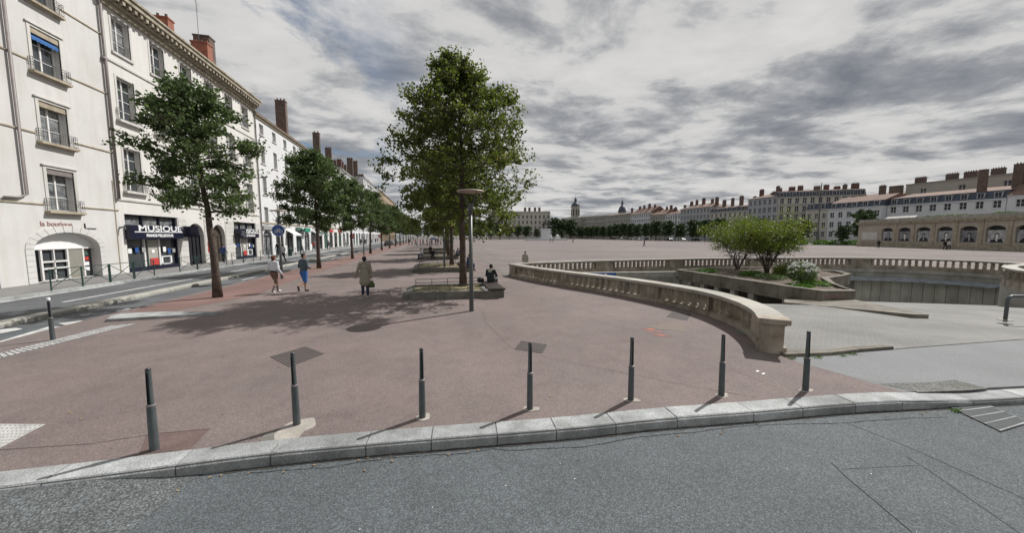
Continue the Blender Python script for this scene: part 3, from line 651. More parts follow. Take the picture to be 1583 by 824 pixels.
# ------------------------------------------------------------------ bollards
def make_bollard(label, loc, rz):
    t = thing('bollard', label, 'bollard', loc, rz, 'grey street bollards')
    m = MB(); m.lathe((0,0,-.02), [(.046,0),(.045,.10),(.042,.45),(.041,.555),(.036,.565)], 18); m.obj('lower_tube', M['bollard'], t, smooth=False)
    # slim upper tube with a vertical slot
    m = MB(); seg = 18; z0, z1 = .545, .985
    for zi, (za, zb_, ra, rb_) in enumerate([(z0, .58, .031, .031), (.58, .955, .031, .0265), (.955, z1, .0265, .026)]):
        for j in range(seg):
            if zi == 1 and j in (12, 13, 14): continue
            a0, a1 = 2*math.pi*j/seg, 2*math.pi*(j+1)/seg
            m.add([(math.cos(a0)*ra, math.sin(a0)*ra, za),(math.cos(a1)*ra, math.sin(a1)*ra, za),(math.cos(a1)*rb_, math.sin(a1)*rb_, zb_),(math.cos(a0)*rb_, math.sin(a0)*rb_, zb_)], [(0,1,2,3)])
    m.obj('upper_tube', M['bollard'], t)
    m = MB(); m.lathe((0,0,.55), [(.022,0),(.019,.43)], 12); m.obj('dark_core', M['bollard_dark'], t)
    m = MB(); m.lathe((0,0,.98), [(.027,0),(.027,.012),(.02,.02),(.001,.022)], 16); m.obj('cap', M['bollard_dark'], t)
    m = MB(); m.lathe((0,0,.548), [(.043,0),(.043,.010),(.031,.016)], 18); m.obj('collar', M['zinc'], t)
    return t
BP = [(239,696),(459,657),(653,646),(819,633),(975,619),(1115,612),(1245,604)]
BL = ['grey bollard nearest the left edge, standing on the red asphalt patch by the kerb','grey bollard on the large pale cement patch by the kerb','grey bollard third from the left along the kerb','grey bollard in front of the small manhole cover','grey bollard fifth from the left along the kerb','grey bollard just left of the balustrade end pier','rightmost grey bollard at the edge of the pale driveway']
b0 = None
for i, (x, y) in enumerate(BP):
    p = G(x, y); rz = math.atan2(-p[0], p[1])*.3+random.uniform(-.25, .25)+(-.25 if i < 2 else .35)
    if b0 is None: b0 = make_bollard(BL[0], (*p, 0), rz); o = b0
    else: o = copy_tree(b0, None, (*p, 0), rz, BL[i])
    o.rotation_euler.x = random.uniform(-.012, .012); o.rotation_euler.y = random.uniform(-.015, .015)
    if i == 1: q = ccw([(p[0]-.34, 4.70),(p[0]-.20, 4.95),(p[0]-.10,5.10),(p[0]+.03,5.16),(p[0]+.22,5.15),(p[0]+.20,4.93),(p[0]+.15,4.72),(p[0]-.1,4.64)]); m = MB(); pass; blob('cement_patch', p[0]+.02, 4.90, .22, .27, .008, M['patch'], prom, 5, -.5, 30, .22); blob('cement_patch', p[0]-.16, 4.80, .16, .13, .006, M['planterstone'], prom, 9, .4, 24, .25)
    elif i > 1: blob('mortar_ring', p[0]+.015, p[1], .115, .08, .008, M['patch'], prom, i*3, 0, 22, .28)
pb = G(82,526); o = copy_tree(b0, None, (*pb, 0), .6, 'grey bollard with a white cap standing alone beside the crossing')
m = MB(); m.lathe((0,0,.985), [(.034,0),(.034,.055),(.026,.07),(.001,.072)], 16); m.obj('white_cap', M['white'], o)
for ch in list(o.children):
    if ch.name.startswith('cap'): bpy.data.objects.remove(ch)

# ------------------------------------------------------------------ street lamps, cycle sign
def make_lamp(label, loc):
    t = thing('street_lamp', label, 'street lamp', loc, 0, 'dish topped street lamps')
    m = MB(); m.lathe((0,0,0), [(.085,0),(.08,.02),(.075,.5),(.055,3.25)], 16); m.obj('pole', M['lamp'], t, smooth=True)
    m = MB(); m.lathe((0,0,3.25), [(.055,0),(.075,.03),(.10,.34),(.09,.36),(.02,.37)], 16); m.obj('lamp_head', M['lamp'], t, smooth=True)
    for k in range(4):
        a = k*math.pi/2+.5; m = MB(); m.tube([(math.cos(a)*.09, math.sin(a)*.09, 3.56),(math.cos(a)*.36, math.sin(a)*.36, 3.99)], .011, 6); m.obj('strut', M['lamp'], t)
    m = MB(); m.lathe((0,0,3.985), [(.43,0),(.455,.018),(.44,.045),(.25,.075),(.001,.085)], 32); m.obj('dish', M['lampdish'], t, smooth=False)
    return t
lp = make_lamp('tall street lamp with beige dish in the middle foreground before the big planter', (*G(729,481), 0))
l2 = copy_tree(lp, None, (*G(436,431), 0), 0, 'dish lamp carrying a round blue cycle sign beside the two walkers')
m = MB(); m.tube([(0,-.125,2.86),(0,-.10,2.86)], .34, 28); sg = m.obj('sign_disc', M['blue'], l2)
sg.rotation_euler = (0,0,0)
m = MB()
for k in range(28):
    a0, a1 = 2*math.pi*k/28, 2*math.pi*(k+1)/28; m.bar((math.cos(a0)*.335,-.128,2.86+math.sin(a0)*.335),(math.cos(a1)*.335,-.128,2.86+math.sin(a1)*.335), .012, .022)
m.obj('sign_rim', M['white'], sg)
m = MB(); yy = -.134
def ring(cx, cz, r, w):
    for k in range(14):
        a0, a1 = 2*math.pi*k/14, 2*math.pi*(k+1)/14; m.bar((cx+math.cos(a0)*r, yy, cz+math.sin(a0)*r),(cx+math.cos(a1)*r, yy, cz+math.sin(a1)*r), .01, w)
ring(-.13, 2.78, .085, .02); ring(.13, 2.78, .085, .02)
for a, b_ in (((-.13,2.78),(-.05,2.93)),((-.05,2.93),(.09,2.93)),((.09,2.93),(.13,2.78)),((-.05,2.93),(.0,2.78)),((.0,2.78),(.09,2.93)),((-.13,2.78),(.0,2.78)),((.09,2.93),(.07,2.99)),((-.08,2.97),(-.02,2.97))): m.bar((a[0],yy,a[1]),(b_[0],yy,b_[1]), .01, .02)
m.obj('bicycle_symbol', M['white'], sg)
LL = ['slim lamp behind the woman in the beige coat, beside the tree strip','dish lamp beyond the fourth tree of the left row','dish lamp rising from beside the second planter','distant dish lamp near the end of the left tree row']
for (x, y), lb in zip([(-8.4,48.2),(-7.9,72.0),(.95,25.2),(-7.7,98.)], LL): copy_tree(lp, None, (x, y, 0), random.random(), lb)
# tall mast on the square
mt = thing('light_mast', 'tall thin lighting mast rising beside the trees right of the shrubs', 'mast', (108.3,77.4,0))
m = MB(); m.lathe((0,0,0), [(.42,0),(.34,3.0),(.2,5),(.10,17.5)], 10); m.obj('mast', M['iron'], mt)
m = MB(); m.box(-1.3,1.3,-.15,.15,14.2,14.55); m.box(-.25,.25,-.25,.25,14,15); m.obj('floodlights', M['iron'], mt)
mt = thing('light_mast', 'thin tall mast in front of the corner house behind the square', 'mast', (112,142,0))
m = MB(); m.lathe((0,0,0), [(.3,0),(.1,16.)], 8); m.box(-.8,.8,-.15,.15,14.2,14.5); m.obj('mast', M['iron'], mt)

# ------------------------------------------------------------------ green pedestrian barriers
def make_barrier(label, loc, w):
    t = thing('barrier', label, 'barrier', loc, R(90), 'green barriers along the far pavement')
    for x in (0, w): m = MB(); m.bar((x,0,-.02),(x,0,1.02), .038, .038); m.obj('post', M['green'], t)
    m = MB(); m.bar((0,0,1.0),(w,0,1.0), .032, .032); m.obj('top_rail', M['green'], t)
    for z0, z1 in ((.12,.95),(.95,.12)): m = MB(); m.bar((0,0,z0),(w,0,z1), .022, .022); m.obj('brace', M['green'], t)
    return t
bt = None
bys = [20.35,21.87,23.45,25.05,28.95,30.9,32.9,35.6,37.6,40.9,42.9,44.9,46.9,50.5,52.5]
for i, y in enumerate(bys):
    lb = 'green crossed barrier on the far pavement, '+['nearest the left edge below the boutique arch','second from the left in front of the boutique','between the boutique and the music shop','before the left part of the music shop window','before the right part of the music shop window','by the stone pier right of the music shop','in front of the first dark arch','left of the second arch behind the tree trunk','under the second arch','left under the second music sign','middle under the second music sign','right under the second music sign','at the end of the big white building','before the narrow shop next door','last of the row beyond the cycle sign'][i]
    w = 1.5 if i < 4 else 1.85
    if bt is None: bt = make_barrier(lb, (-17.1, y, 0), w); b2 = None
    elif i < 4: copy_tree(bt, None, (-17.1, y, 0), R(90), lb)
    elif b2 is None: b2 = make_barrier(lb, (-17.15, y, 0), w)
    else: copy_tree(b2, None, (-17.15, y, 0), R(90), lb)

# ------------------------------------------------------------------ buildings
def facade(m, Wd, z0, z1, ops, depth=.25, mi=0, y=0., u0=0.):
    us = sorted({u0, u0+Wd}|{round(v, 3) for o in ops for v in o[:2]}); vs_ = sorted({z0, z1}|{round(min(max(v, z0), z1), 3) for o in ops for v in o[2:4]})
    for a, b_ in zip(us, us[1:]):
        for c, d in zip(vs_, vs_[1:]):
            cu, cv = (a+b_)/2, (c+d)/2
            if any(o[0] < cu < o[1] and o[2] < cv < o[3] for o in ops): continue
            m.add([(a,y,c),(b_,y,c),(b_,y,d),(a,y,d)], [(0,1,2,3)], mi)
    for o in ops:
        a, b_, c, d = o[:4]; e = y+depth
        m.add([(a,y,c),(b_,y,c),(b_,y,d),(a,y,d),(a,e,c),(b_,e,c),(b_,e,d),(a,e,d)], [(0,4,5,1),(1,5,6,2),(2,6,7,3),(3,7,4,0)], mi)
WC = {}
def window(parent, u, z, w, h, depth=.25, near=True, fm='frame', rnd=random, bars=3, mull=1):
    key = (round(w,2), round(h,2), near, fm, bars, mull)
    if key not in WC:
        f = MB(); t = .078 if near else .09; D = .06
        f.box(0,t,-D,0,0,h); f.box(w-t,w,-D,0,0,h); f.box(t,w-t,-D,0,0,t); f.box(t,w-t,-D,0,h-t,h)
        for k in range(mull): x = w*(k+1)/(mull+1); f.box(x-t*.55, x+t*.55, -D-.01, 0, t, h-t)
        xs_ = [w*k/(mull+1) for k in range(mull+2)]
        for a, b_ in zip(xs_, xs_[1:]):
            for k in range(bars):
                zz = h*(k+1)/(bars+1); f.box(a+t*.6 if a else t, b_-t*.6 if b_ < w else w-t, -D*.7, -.005, zz-.018 if near else zz-.03, zz+.018 if near else zz+.03)
        fme = f.mesh('window', M[fm]); g_ = []
        for gm in (('glass','glass_b') if near else ('glass_far','glass')):
            p = MB(); p.add([(t*.5,-.015,t*.5),(w-t*.5,-.015,t*.5),(w-t*.5,-.015,h-t*.5),(t*.5,-.015,h-t*.5)], [(0,1,2,3)]); g_.append(p.mesh('pane', M[gm]))
        if not near:
            f.add([(t*.5,-.015,t*.5),(w-t*.5,-.015,t*.5),(w-t*.5,-.015,h-t*.5),(t*.5,-.015,h-t*.5)], [(0,1,2,3)], 1); fme = f.mesh('window', [M[fm], M['glass_far']])
        WC[key] = (fme, g_)
    fme, g_ = WC[key]; o = link('window', fme, parent, (u, depth, z))
    if near: link('pane', g_[0] if rnd.random() < .6 else g_[1], o)
    return o
def railing(parent, u0, u1, z, y, h=.75, deep=.0, name='balcony_rail', gap=.11):
    m = MB(); 
    def run(a, b_):
        a = Vector(a); b_ = Vector(b_); n = max(2, int((b_-a).length/gap))
        for zz in (.06, h*.8, h): m.bar(a+Vector((0,0,zz)), b_+Vector((0,0,zz)), .018, .018)
        for k in range(n+1): p = a.lerp(b_, k/n); m.bar(p+Vector((0,0,.05)), p+Vector((0,0,h)), .010, .010)
    run((u0,y,z),(u1,y,z))
    if deep: run((u0,y,z),(u0,y+deep,z)); run((u1,y,z),(u1,y+deep,z))
    return m.obj(name, M['iron'], parent)
def shell(m, Wd, D, H, mi=0):
    m.add([(0,0,0),(0,D,0),(0,D,H),(0,0,H)], [(0,3,2,1)][::1], mi); m.add([(Wd,0,0),(Wd,D,0),(Wd,D,H),(Wd,0,H)], [(0,1,2,3)], mi); m.add([(0,D,0),(Wd,D,0),(Wd,D,H),(0,D,H)], [(1,0,3,2)], mi)
    m.add([(0,.3,H),(Wd,.3,H),(Wd,D,H),(0,D,H)], [(0,1,2,3)], mi)
    m.add([(0,0,H),(Wd,0,H),(Wd,.3,H),(0,.3,H)], [(0,1,2,3)], mi)
def arch_fill(m, u0, u1, zs, zt, depth, mi=0, n=10, y=0.):       # corners above an arch inside a rectangular opening
    c = (u0+u1)/2; rx = (u1-u0)/2; rz = zt-zs
    P = [(c-rx*math.cos(math.pi*k/n), zs+rz*math.sin(math.pi*k/n)) for k in range(n+1)]
    for (a, b_), (c2, d) in zip(P, P[1:]):
        m.add([(a,y,b_),(c2,y,d),(c2,y,zt),(a,y,zt)], [(0,1,2,3)], mi); m.add([(a,y,b_),(c2,y,d),(c2,y+depth,d),(a,y+depth,b_)], [(0,3,2,1)], mi)
def chimney(parent, u, y, w, d, z0, z1, m='chim', pots=True):
    b = MB(); b.box(u-w/2,u+w/2,y-d/2,y+d/2,z0,z1-.25); b.box(u-w/2-.06,u+w/2+.06,y-d/2-.06,y+d/2+.06,z1-.25,z1-.1)
    c = b.obj('chimney', M[m], parent)
    if pots:
        p = MB(); k = max(2, int(max(w, d)/.45))
        for i in range(k):
            q = (i+.5)/k-.5; x_, y_ = (u+q*w, y) if w >= d else (u, y+q*d); p.lathe((x_, y_, z1-.1), [(.13,0),(.10,.35),(.12,.38)], 7)
        p.obj('chimney_pots', M['chimred'], c)
    return c
def roof(parent, Wd, D, H, kind, h1=2.2, h2=2., mt='tile', ms='slate', over=.35, inset=1.1):
    m = MB()
    if kind == 'gable':
        m.add([(-.1,-over,H),(Wd+.1,-over,H),(Wd+.1,D/2,H+h2),(-.1,D/2,H+h2),(-.1,D,H),(Wd+.1,D,H)], [(0,1,2,3),(3,2,5,4),(0,3,4),(1,5,2)]); m.box(-.1,Wd+.1,-over,-over+.1,H-.12,H-.002)
        return m.obj('roof', M[mt], parent)
    if kind == 'hip':
        s = min(Wd, D)/2*.8; m.add([(-over,-over,H),(Wd+over,-over,H),(Wd+over,D,H),(-over,D,H),(s,D/2,H+h2),(Wd-s,D/2,H+h2)], [(0,1,5,4),(1,2,5),(2,3,4,5),(3,0,4)]); m.box(-over,Wd+over,-over,-over+.12,H-.15,H-.003)
        return m.obj('roof', M[mt], parent)
    if kind == 'mansard':
        m.add([(0,.1,H),(Wd,.1,H),(Wd,inset,H+h1),(0,inset,H+h1),(0,D,H),(Wd,D,H),(Wd,D-1,H+h1),(0,D-1,H+h1)], [(0,1,2,3),(1,5,6,2),(5,4,7,6),(4,0,3,7)]); o = m.obj('mansard_slope', M[ms], parent)
        t = MB(); t.add([(-.1,inset-.2,H+h1),(Wd+.1,inset-.2,H+h1),(Wd+.1,D/2,H+h1+h2),(-.1,D/2,H+h1+h2),(-.1,D-.8,H+h1),(Wd+.1,D-.8,H+h1)], [(0,1,2,3),(3,2,5,4),(0,3,4),(1,5,2)]); t.obj('roof', M[mt], parent); return o
DM = {}
def dormer(parent, u, z, w=1.2, h=1.4, m='far_grey', y=.15):
    k = (w, h, m)
    if k not in DM:
        b = MB(); b.box(-w/2,-w/2+.12,0,1.2,0,h); b.box(w/2-.12,w/2,0,1.2,0,h); b.box(-w/2-.1,w/2+.1,-.1,1.3,h,h+.14); b.box(-w/2+.12,w/2-.12,.1,1.2,0,.12); b.add([(-w/2+.12,.12,.12),(w/2-.12,.12,.12),(w/2-.12,.12,h),(-w/2+.12,.12,h)],[(0,1,2,3)],1); b.box(-.03,.03,.06,.118,.12,h)
        DM[k] = b.mesh('dormer', [M[m], M['glass_far']])
    return link('dormer', DM[k], parent, (u, y, z))
def opening_grid(cols, rows, w): return [(c-w/2, c+w/2, a, b_) for c in cols for a, b_ in rows]

XF = -20.4
# --- first white house with the boutique arch
B = thing('corner_house', 'tall white stucco house with "la boutique" over a wide arch, at the left edge', 'building', (XF, 12, 0), R(90))
rows = [(3.95,6.25),(7.68,9.85),(11.35,13.65),(15.05,17.3)]; cols = [3.1, 7.6, 13.45]; wins = opening_grid(cols, rows, 1.5)
arch = (11.65,15.4,0,2.75); door = (8.4,10.0,0,2.7)
m = MB(); facade(m, 17.05, 0, 20.5, wins+[arch, door], .50); shell(m, 17.05, 14, 20.5); arch_fill(m, *arch[:2], 1.85, 2.75, .50); m.obj('wall', M['stucco'], B)
roof(B, 17.05, 14, 20.5, 'gable', h2=2.5)
for i, (u0, u1, z0, z1) in enumerate(wins):
    c = (u0+u1)/2
    window(B, u0, z0, 1.5, z1-z0, .34, True, 'frame', bars=2)
    s = MB(); s.box(u0-.16,u0,-.03,.05,z0-.02,z1+.14); s.box(u1,u1+.16,-.03,.05,z0-.02,z1+.14); s.box(u0,u1,-.03,.05,z1,z1+.14); s.box(u0-.24,u1+.24,-.09,.02,z1+.14,z1+.21); s.obj('stone_surround', M['stone_pale'], B)
    s = MB(); s.box(u0,u1,.02,.28,z1-.30,z1-.004); s.obj('blind_box', M['stone'] if i % 4 != 0 else M['zinc'], B)
    s = MB(); s.box(u0-.28,u1+.28,-.25,0.,z0-.15,z0-.02); s.box(u0-.22,u1+.22,-.19,0.,z0-.20,z0-.15); s.obj('sill', M['stone'], B)
    railing(B, u0-.24, u1+.24, z0-.02, -.20, .66, .19)
for a, b_ in ((0,4.2-2),):
    pass
for z in (3.93+.3, 7.66+.35, 11.33+.45, 15.03+.45):
    last = 0
    for u0, u1 in [(c-1.06, c+1.06) for c in cols]+[(17.05, 17.05)]:
        s = MB(); s.box(last, u0, -.05, 0, z, z+.07); s.obj('string_course', M['stone'], B); last = u1
for u in (11.5,):
    s = MB(); s.tube([(u,-.12,20),(u,-.12,4.7),(u-.35,-.1,4.5),(u-1.0,-.1,4.45)], .065, 8); s.obj('downpipe', M['zinc'], B, smooth=True)
s = MB(); s.tube([(17.0,-.14,20),(17.0,-.14,5.0)], .085, 8); s.box(16.85,17.12,-.2,0,13.9,14.1); s.obj('downpipe', M['zinc'], B, smooth=True)
s = MB(); s.box(16.75,16.8,-.03,0,0,6.2); s.obj('corner_joint', M['stone'], B)
# awning of the window on the second floor from the top
s = MB(); u0, u1 = cols[2]-.7, cols[2]+.7; n = 14
for k in range(n): a = u0+(u1-u0)*k/n; b_ = u0+(u1-u0)*(k+1)/n; dz = .04*(k % 2); s.add([(a,.24,13.40),(b_,.24,13.40),(b_,.0,13.16),(a,.0,13.16),(b_,.0,12.98+dz),(a,.0,12.98+.04-dz)], [(0,1,2,3),(3,2,4,5)])
s.obj('blue_awning', M['awnblue'], B)
# arch stones
c, rx, rz = 13.52, 1.875, .9
for k in range(13):
    a0, a1 = math.pi*(k+.04)/13, math.pi*(k+.96)/13; s = MB(); P = []
    for a in (a0, a1): 
        P.append((c-rx*math.cos(a), 1.85+rz*math.sin(a))); P.append((c-(rx+.42)*math.cos(a), 1.85+(rz+.38)*math.sin(a)))
    vs = [(x, yy, z) for yy in (-.03, .02) for x, z in (P[0], P[1], P[3], P[2])]
    s.add(vs, [(3,2,1,0),(0,1,5,4),(1,2,6,5),(2,3,7,6),(3,0,4,7)]); s.obj('arch_stone', M['stucco'], B)
for k in range(6):
    for u0 in (11.22, 15.41): s = MB(); s.box(u0,u0+.42,-.03,.02,.02+k*.305,.31+k*.305); s.obj('jamb_stone', M['stucco'], B)
# shop front inside the arch
s = MB(); s.box(11.65,15.4,.46,.50,0,2.75); s.obj('back_panel', M['glass'], B)
s = MB()
n = 12; P = [(c-rx*math.cos(math.pi*k/n), 1.83+rz*math.sin(math.pi*k/n)) for k in range(n+1)]
s.add([(x,.38,z) for x, z in P], [tuple(range(n, -1, -1))]); s.obj('tympanum', M['white'], B)
s = MB(); s.box(11.66,15.39,.30,.40,1.78,1.85)
for u in (12.35, 13.78, 14.72): s.box(u-.05,u+.05,.32,.40,0,1.78)
for u in (13.02,): s.box(u-.03,u+.03,.32,.40,0,1.78)
for z in (1.10, .72, .04): s.box(12.4,13.73,.32,.40,z-.045,z+.045)
s.box(11.66,15.39,.32,.42,0,.04); s.obj('shop_frame', M['frame'], B)
s = MB(); s.box(13.83,14.67,.34,.40,.04,1.78); s.obj('closed_leaf', mat('beige_shutter', (.26,.245,.21), .7, .1), B)
for u in (11.75, 14.82):
    for z, mm, h in ((1.35,'greendoor',.3),(1.35+.32,'pinkred',.08),(1.05,'red',.2),(.72,'white',.22),(.4,'white',.22)):
        s = MB(); s.box(u,u+.34,.42,.44,z,z+h); s.obj('poster', M[mm], B)
text_obj('la boutique', .37, M['pinkred'], B, (12.95,-.012,3.2), (R(90),0,0), 'lettering', .006, 1.05, bold=.006)
s = MB(); s.box(14.55,14.58,-.05,0,3.0,3.3); s.box(14.55,15.3,-.05,0,2.99,3.02); s.obj('bracket', M['navy'], B)
s = MB(); s.box(9.1,9.95,-.06,0,3.05,3.42); s.obj('plaque', M['red'], B); s = MB(); s.box(9.96,10.05,-.06,0,3.05,3.42); s.obj('plaque_edge', M['navy'], B)
s = MB(); s.box(8.4,10.0,.36,.42,0,2.7); s.obj('door', M['greydoor'], B)
s = MB(); s.tube([(17.0,-.02,3.1),(17.0,-.28,3.15),(17.0,-.30,2.98)], .06, 8); s.obj('wall_lamp', M['iron'], B)

# --- long house with the music shop
B = thing('music_shop_house', 'long cream house with heavy cornice and a dark MUSIQUE shop sign', 'building', (XF, 29.05, 0), R(90))
Wb = 20.1; H2 = 18.2; cols = [1.55+3.28*k for k in range(6)]
rows = [(5.66,8.6),(10.45,13.3),(14.9,17.25)]; wins = [(c-.72, c+.72, a, b_) for c in cols for a, b_ in rows]
shops = [(.42,5.55,.0,4.05),(14.1,18.8,0,4.05)]; arcs = [(6.7,8.95,0,3.65),(10.15,12.35,0,3.65)]
m = MB(); facade(m, Wb, 0, H2, wins+shops+arcs, .38); shell(m, Wb, 15, H2)
for a in arcs: arch_fill(m, a[0], a[1], 2.55, 3.65, .38)
m.obj('wall', M['stucco2'], B)
for u0, u1, z0, z1 in wins:
    window(B, u0, z0, 1.44, z1-z0, .32, True, 'frame', bars=3 if z1-z0 > 2.6 else 2)
    s = MB(); s.box(u0-.15,u0,-.025,.04,z0,z1+.12); s.box(u1,u1+.15,-.025,.04,z0,z1+.12); s.box(u0,u1,-.025,.04,z1,z1+.12)
    s.obj('stone_surround', M['stone_pale'], B)
    big = z0 < 14
    s = MB(); s.box(u0-(.28 if big else .16),u1+(.28 if big else .16),-(.24 if big else .10),0,z0-.16,z0-.01); s.obj('sill', M['stone_pale'], B)
    railing(B, u0-(.22 if big else 0), u1+(.22 if big else 0), z0-.01, -.19 if big else .03, .74, .18 if big else 0)
for z in (4.95, 9.6, 14.1): s = MB(); s.box(0,Wb,-.07,0,z,z+.13); s.obj('string_course', M['stone_pale'], B)
s = MB(); s.box(-.05,Wb+.05,-.22,0,17.55,17.85); s.box(-.12,Wb+.12,-.42,0,17.85,18.0); s.box(-.3,Wb+.3,-.78,.1,18.3,18.62); s.box(-.36,Wb+.36,-.88,.1,18.62,18.78); s.obj('cornice', M['cornice'], B)
for k in range(41): s = MB() if k == 0 else s; 
br = MB(); br.box(-.11,.11,-.70,0,0,.30); brm = br.mesh('bracket', M['cornice'])
for k in range(41): link('bracket', brm, B, (.05+k*.5, 0, 18.0))
roof(B, Wb, 15, 18.75, 'gable', h2=2.4, over=.5)
chimney(B, 11.6, 3.4, .8, 1.3, 18.4, 22.8, 'chimor'); chimney(B, 16.6, 3.0, .9, 1.5, 18.4, 23.2, 'chimor'); chimney(B, 18.9, 3.9, 1.1, 1.5, 18.4, 24.9, 'chim', False)
s = MB(); s.tube([(16.2,3,22.5),(16.2,3,27.4)], .025, 5); 
for k in range(4): s.tube([(16.2-.5+.1*k,3,27-.28*k),(16.2+.5-.1*k,3,27-.28*k)], .012, 4)
s.obj('aerial', M['iron'], B)
# ashlar piers of the ground floor
blk = {}
def blocks(u0, u1, z0, z1, hh=.42, y=-.03):
    k = 0; z = z0
    while z < z1-.05:
        e = min(z1, z+hh); key = (round(u1-u0,2), round(e-z,2))
        if key not in blk: b = MB(); b.box(.012,key[0]-.012,y,.03,.01,key[1]-.01); blk[key] = b.mesh('ashlar_block', M['stone_pale'])
        link('ashlar_block', blk[key], B, (u0, 0, z)); z = e
for a, b_ in ((5.62,6.62),(9.02,10.08),(12.42,14.02),(18.87,20.05)):
    blocks(a, b_, .02, 4.1); 
def music_front(u0, u1, part=False):
    s = MB(); s.box(u0,u1,.30,.38,0,2.3); s.obj('shop_glass', M['glass'], B); s = MB(); s.box(u0,u1,.30,.38,2.3,4.05); s.obj('transom_glass', M['glass_b'], B)
    s = MB(); w = u1-u0
    s.box(u0,u1,.10,.30,.0,.28); s.box(u0,u1,.14,.30,3.95,4.05)
    for k in range(4): x = u0+.04+(w-.08)*k/3; s.box(x-.04,x+.04,.16,.30,2.3 if 0 < k < 3 else .28,3.95)
    s.box(u0,u0+.1,.12,.3,.28,3.95); s.box(u1-.1,u1,.12,.3,.28,3.95); s.obj('shop_frame', M['navy'], B)
    for x, mm, w_ in ((.34,'frame_grey',.14),(.62,'frame_grey',.16)): s = MB(); s.box(u0+w*x,u0+w*x+w_,.2,.3,.28,2.3); s.obj('inner_column', M['frame'], B)
    s = MB(); s.box(u0+w*.42,u0+w*.6,.22,.30,.3,2.25); s.obj('display_panel', M['far_beige'], B)
    rr = random.Random(5)
    for k, x in enumerate((.06,.18,.30,.47,.70,.80,.90)):
        s = MB(); h = rr.uniform(.25,.4); z = 1.25+rr.uniform(-.12,.12); s.box(u0+w*x,u0+w*x+.32,.19,.195,z,z+h); s.obj('poster', M[['white','blue','frame_grey','white','white','blue','frame_grey'][k]], B)
    s = MB(); s.box(u0+w*.44,u0+w*.6,.18,.19,.34,.85); s.obj('poster', M['red'], B)
    s = MB(); s.box(u0+w*.66,u0+w*.88,.2,.29,.3,.36); s.box(u0+w*.66,u0+w*.69,.2,.29,.3,.9); s.box(u0+w*.85,u0+w*.88,.2,.29,.3,.9); s.box(u0+w*.66,u0+w*.88,.2,.29,.88,.95); s.obj('display_table', M['white'], B)
    s = MB(); s.box(u0-.08,u1+.08,-.30,.1,2.32,2.80); s.box(u0-.08,u1+.08,-.30,.1,2.86,3.30); s.box(u0-.06,u1+.06,-.26,.1,2.80,2.86); sb_ = s.obj('sign_board', M['navy'], B)
    s = MB(); s.box(u0+.3,u1,-.31,-.25,2.80,2.86); s.obj('sign_stripe', M['white'], sb_)
    text_obj('MUSIQUE' , .60, M['white'], B, ((u0+u1)/2+.25,-.31,3.07), (R(90),0,0), 'lettering', .012, 1.75 if not part else 1.6, bold=.008)
    text_obj('PIANOS BELLECOUR', .27, M['white'], B, ((u0+u1)/2+.1,-.31,2.56), (R(90),0,0), 'lettering', .01, 1.1, bold=.012)
music_front(*shops[0][:2]); music_front(*shops[1][:2], True)
s = MB(); s.box(6.0,6.1,-1.15,-.1,2.45,3.35); ps = s.obj('projecting_sign', M['navy'], B)
s = MB(); s.box(6.05,7.35,-.34,-.27,2.5,3.35); ps2 = s.obj('dark_sign', M['navy'], B)
text_obj('PIANOS', .17, M['white'], B, (6.7,-.35,2.98), (R(90),0,0), 'lettering', .008); text_obj('BELLECOUR', .17, M['white'], B, (6.7,-.35,2.75), (R(90),0,0), 'lettering', .008)
for i, a in enumerate(arcs):
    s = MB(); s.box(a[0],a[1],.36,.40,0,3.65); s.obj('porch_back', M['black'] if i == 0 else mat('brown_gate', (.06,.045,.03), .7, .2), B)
    s = MB()
    for k in range(5): x = a[0]+.1+(a[1]-a[0]-.2)*k/4; s.box(x-.04,x+.04,.3,.36,0,2.6)
    s.box(a[0],a[1],.3,.36,2.5,2.6); s.obj('gate_frame', M['navy'] if i == 0 else M['trunk'], B)
s = MB(); s.box(13.95,15.25,-.62,-.54,2.5,3.3); s.obj('dark_sign', M['navy'], B); text_obj('PIANOS', .2, M['frame_grey'], B, (14.6,-.63,2.95), (R(90),0,0), 'lettering', .008); text_obj('BELLECOUR', .17, M['frame_grey'], B, (14.6,-.63,2.7), (R(90),0,0), 'lettering', .008); s = MB(); s.box(14.0,14.06,-.54,-.3,2.85,2.92); s.box(15.1,15.16,-.54,-.3,2.85,2.92); s.obj('sign_arm', M['iron'], B)
s = MB(); s.box(9.3,9.9,-.06,-.03,1.0,2.0); s.obj('red_panel', M['red'], B)

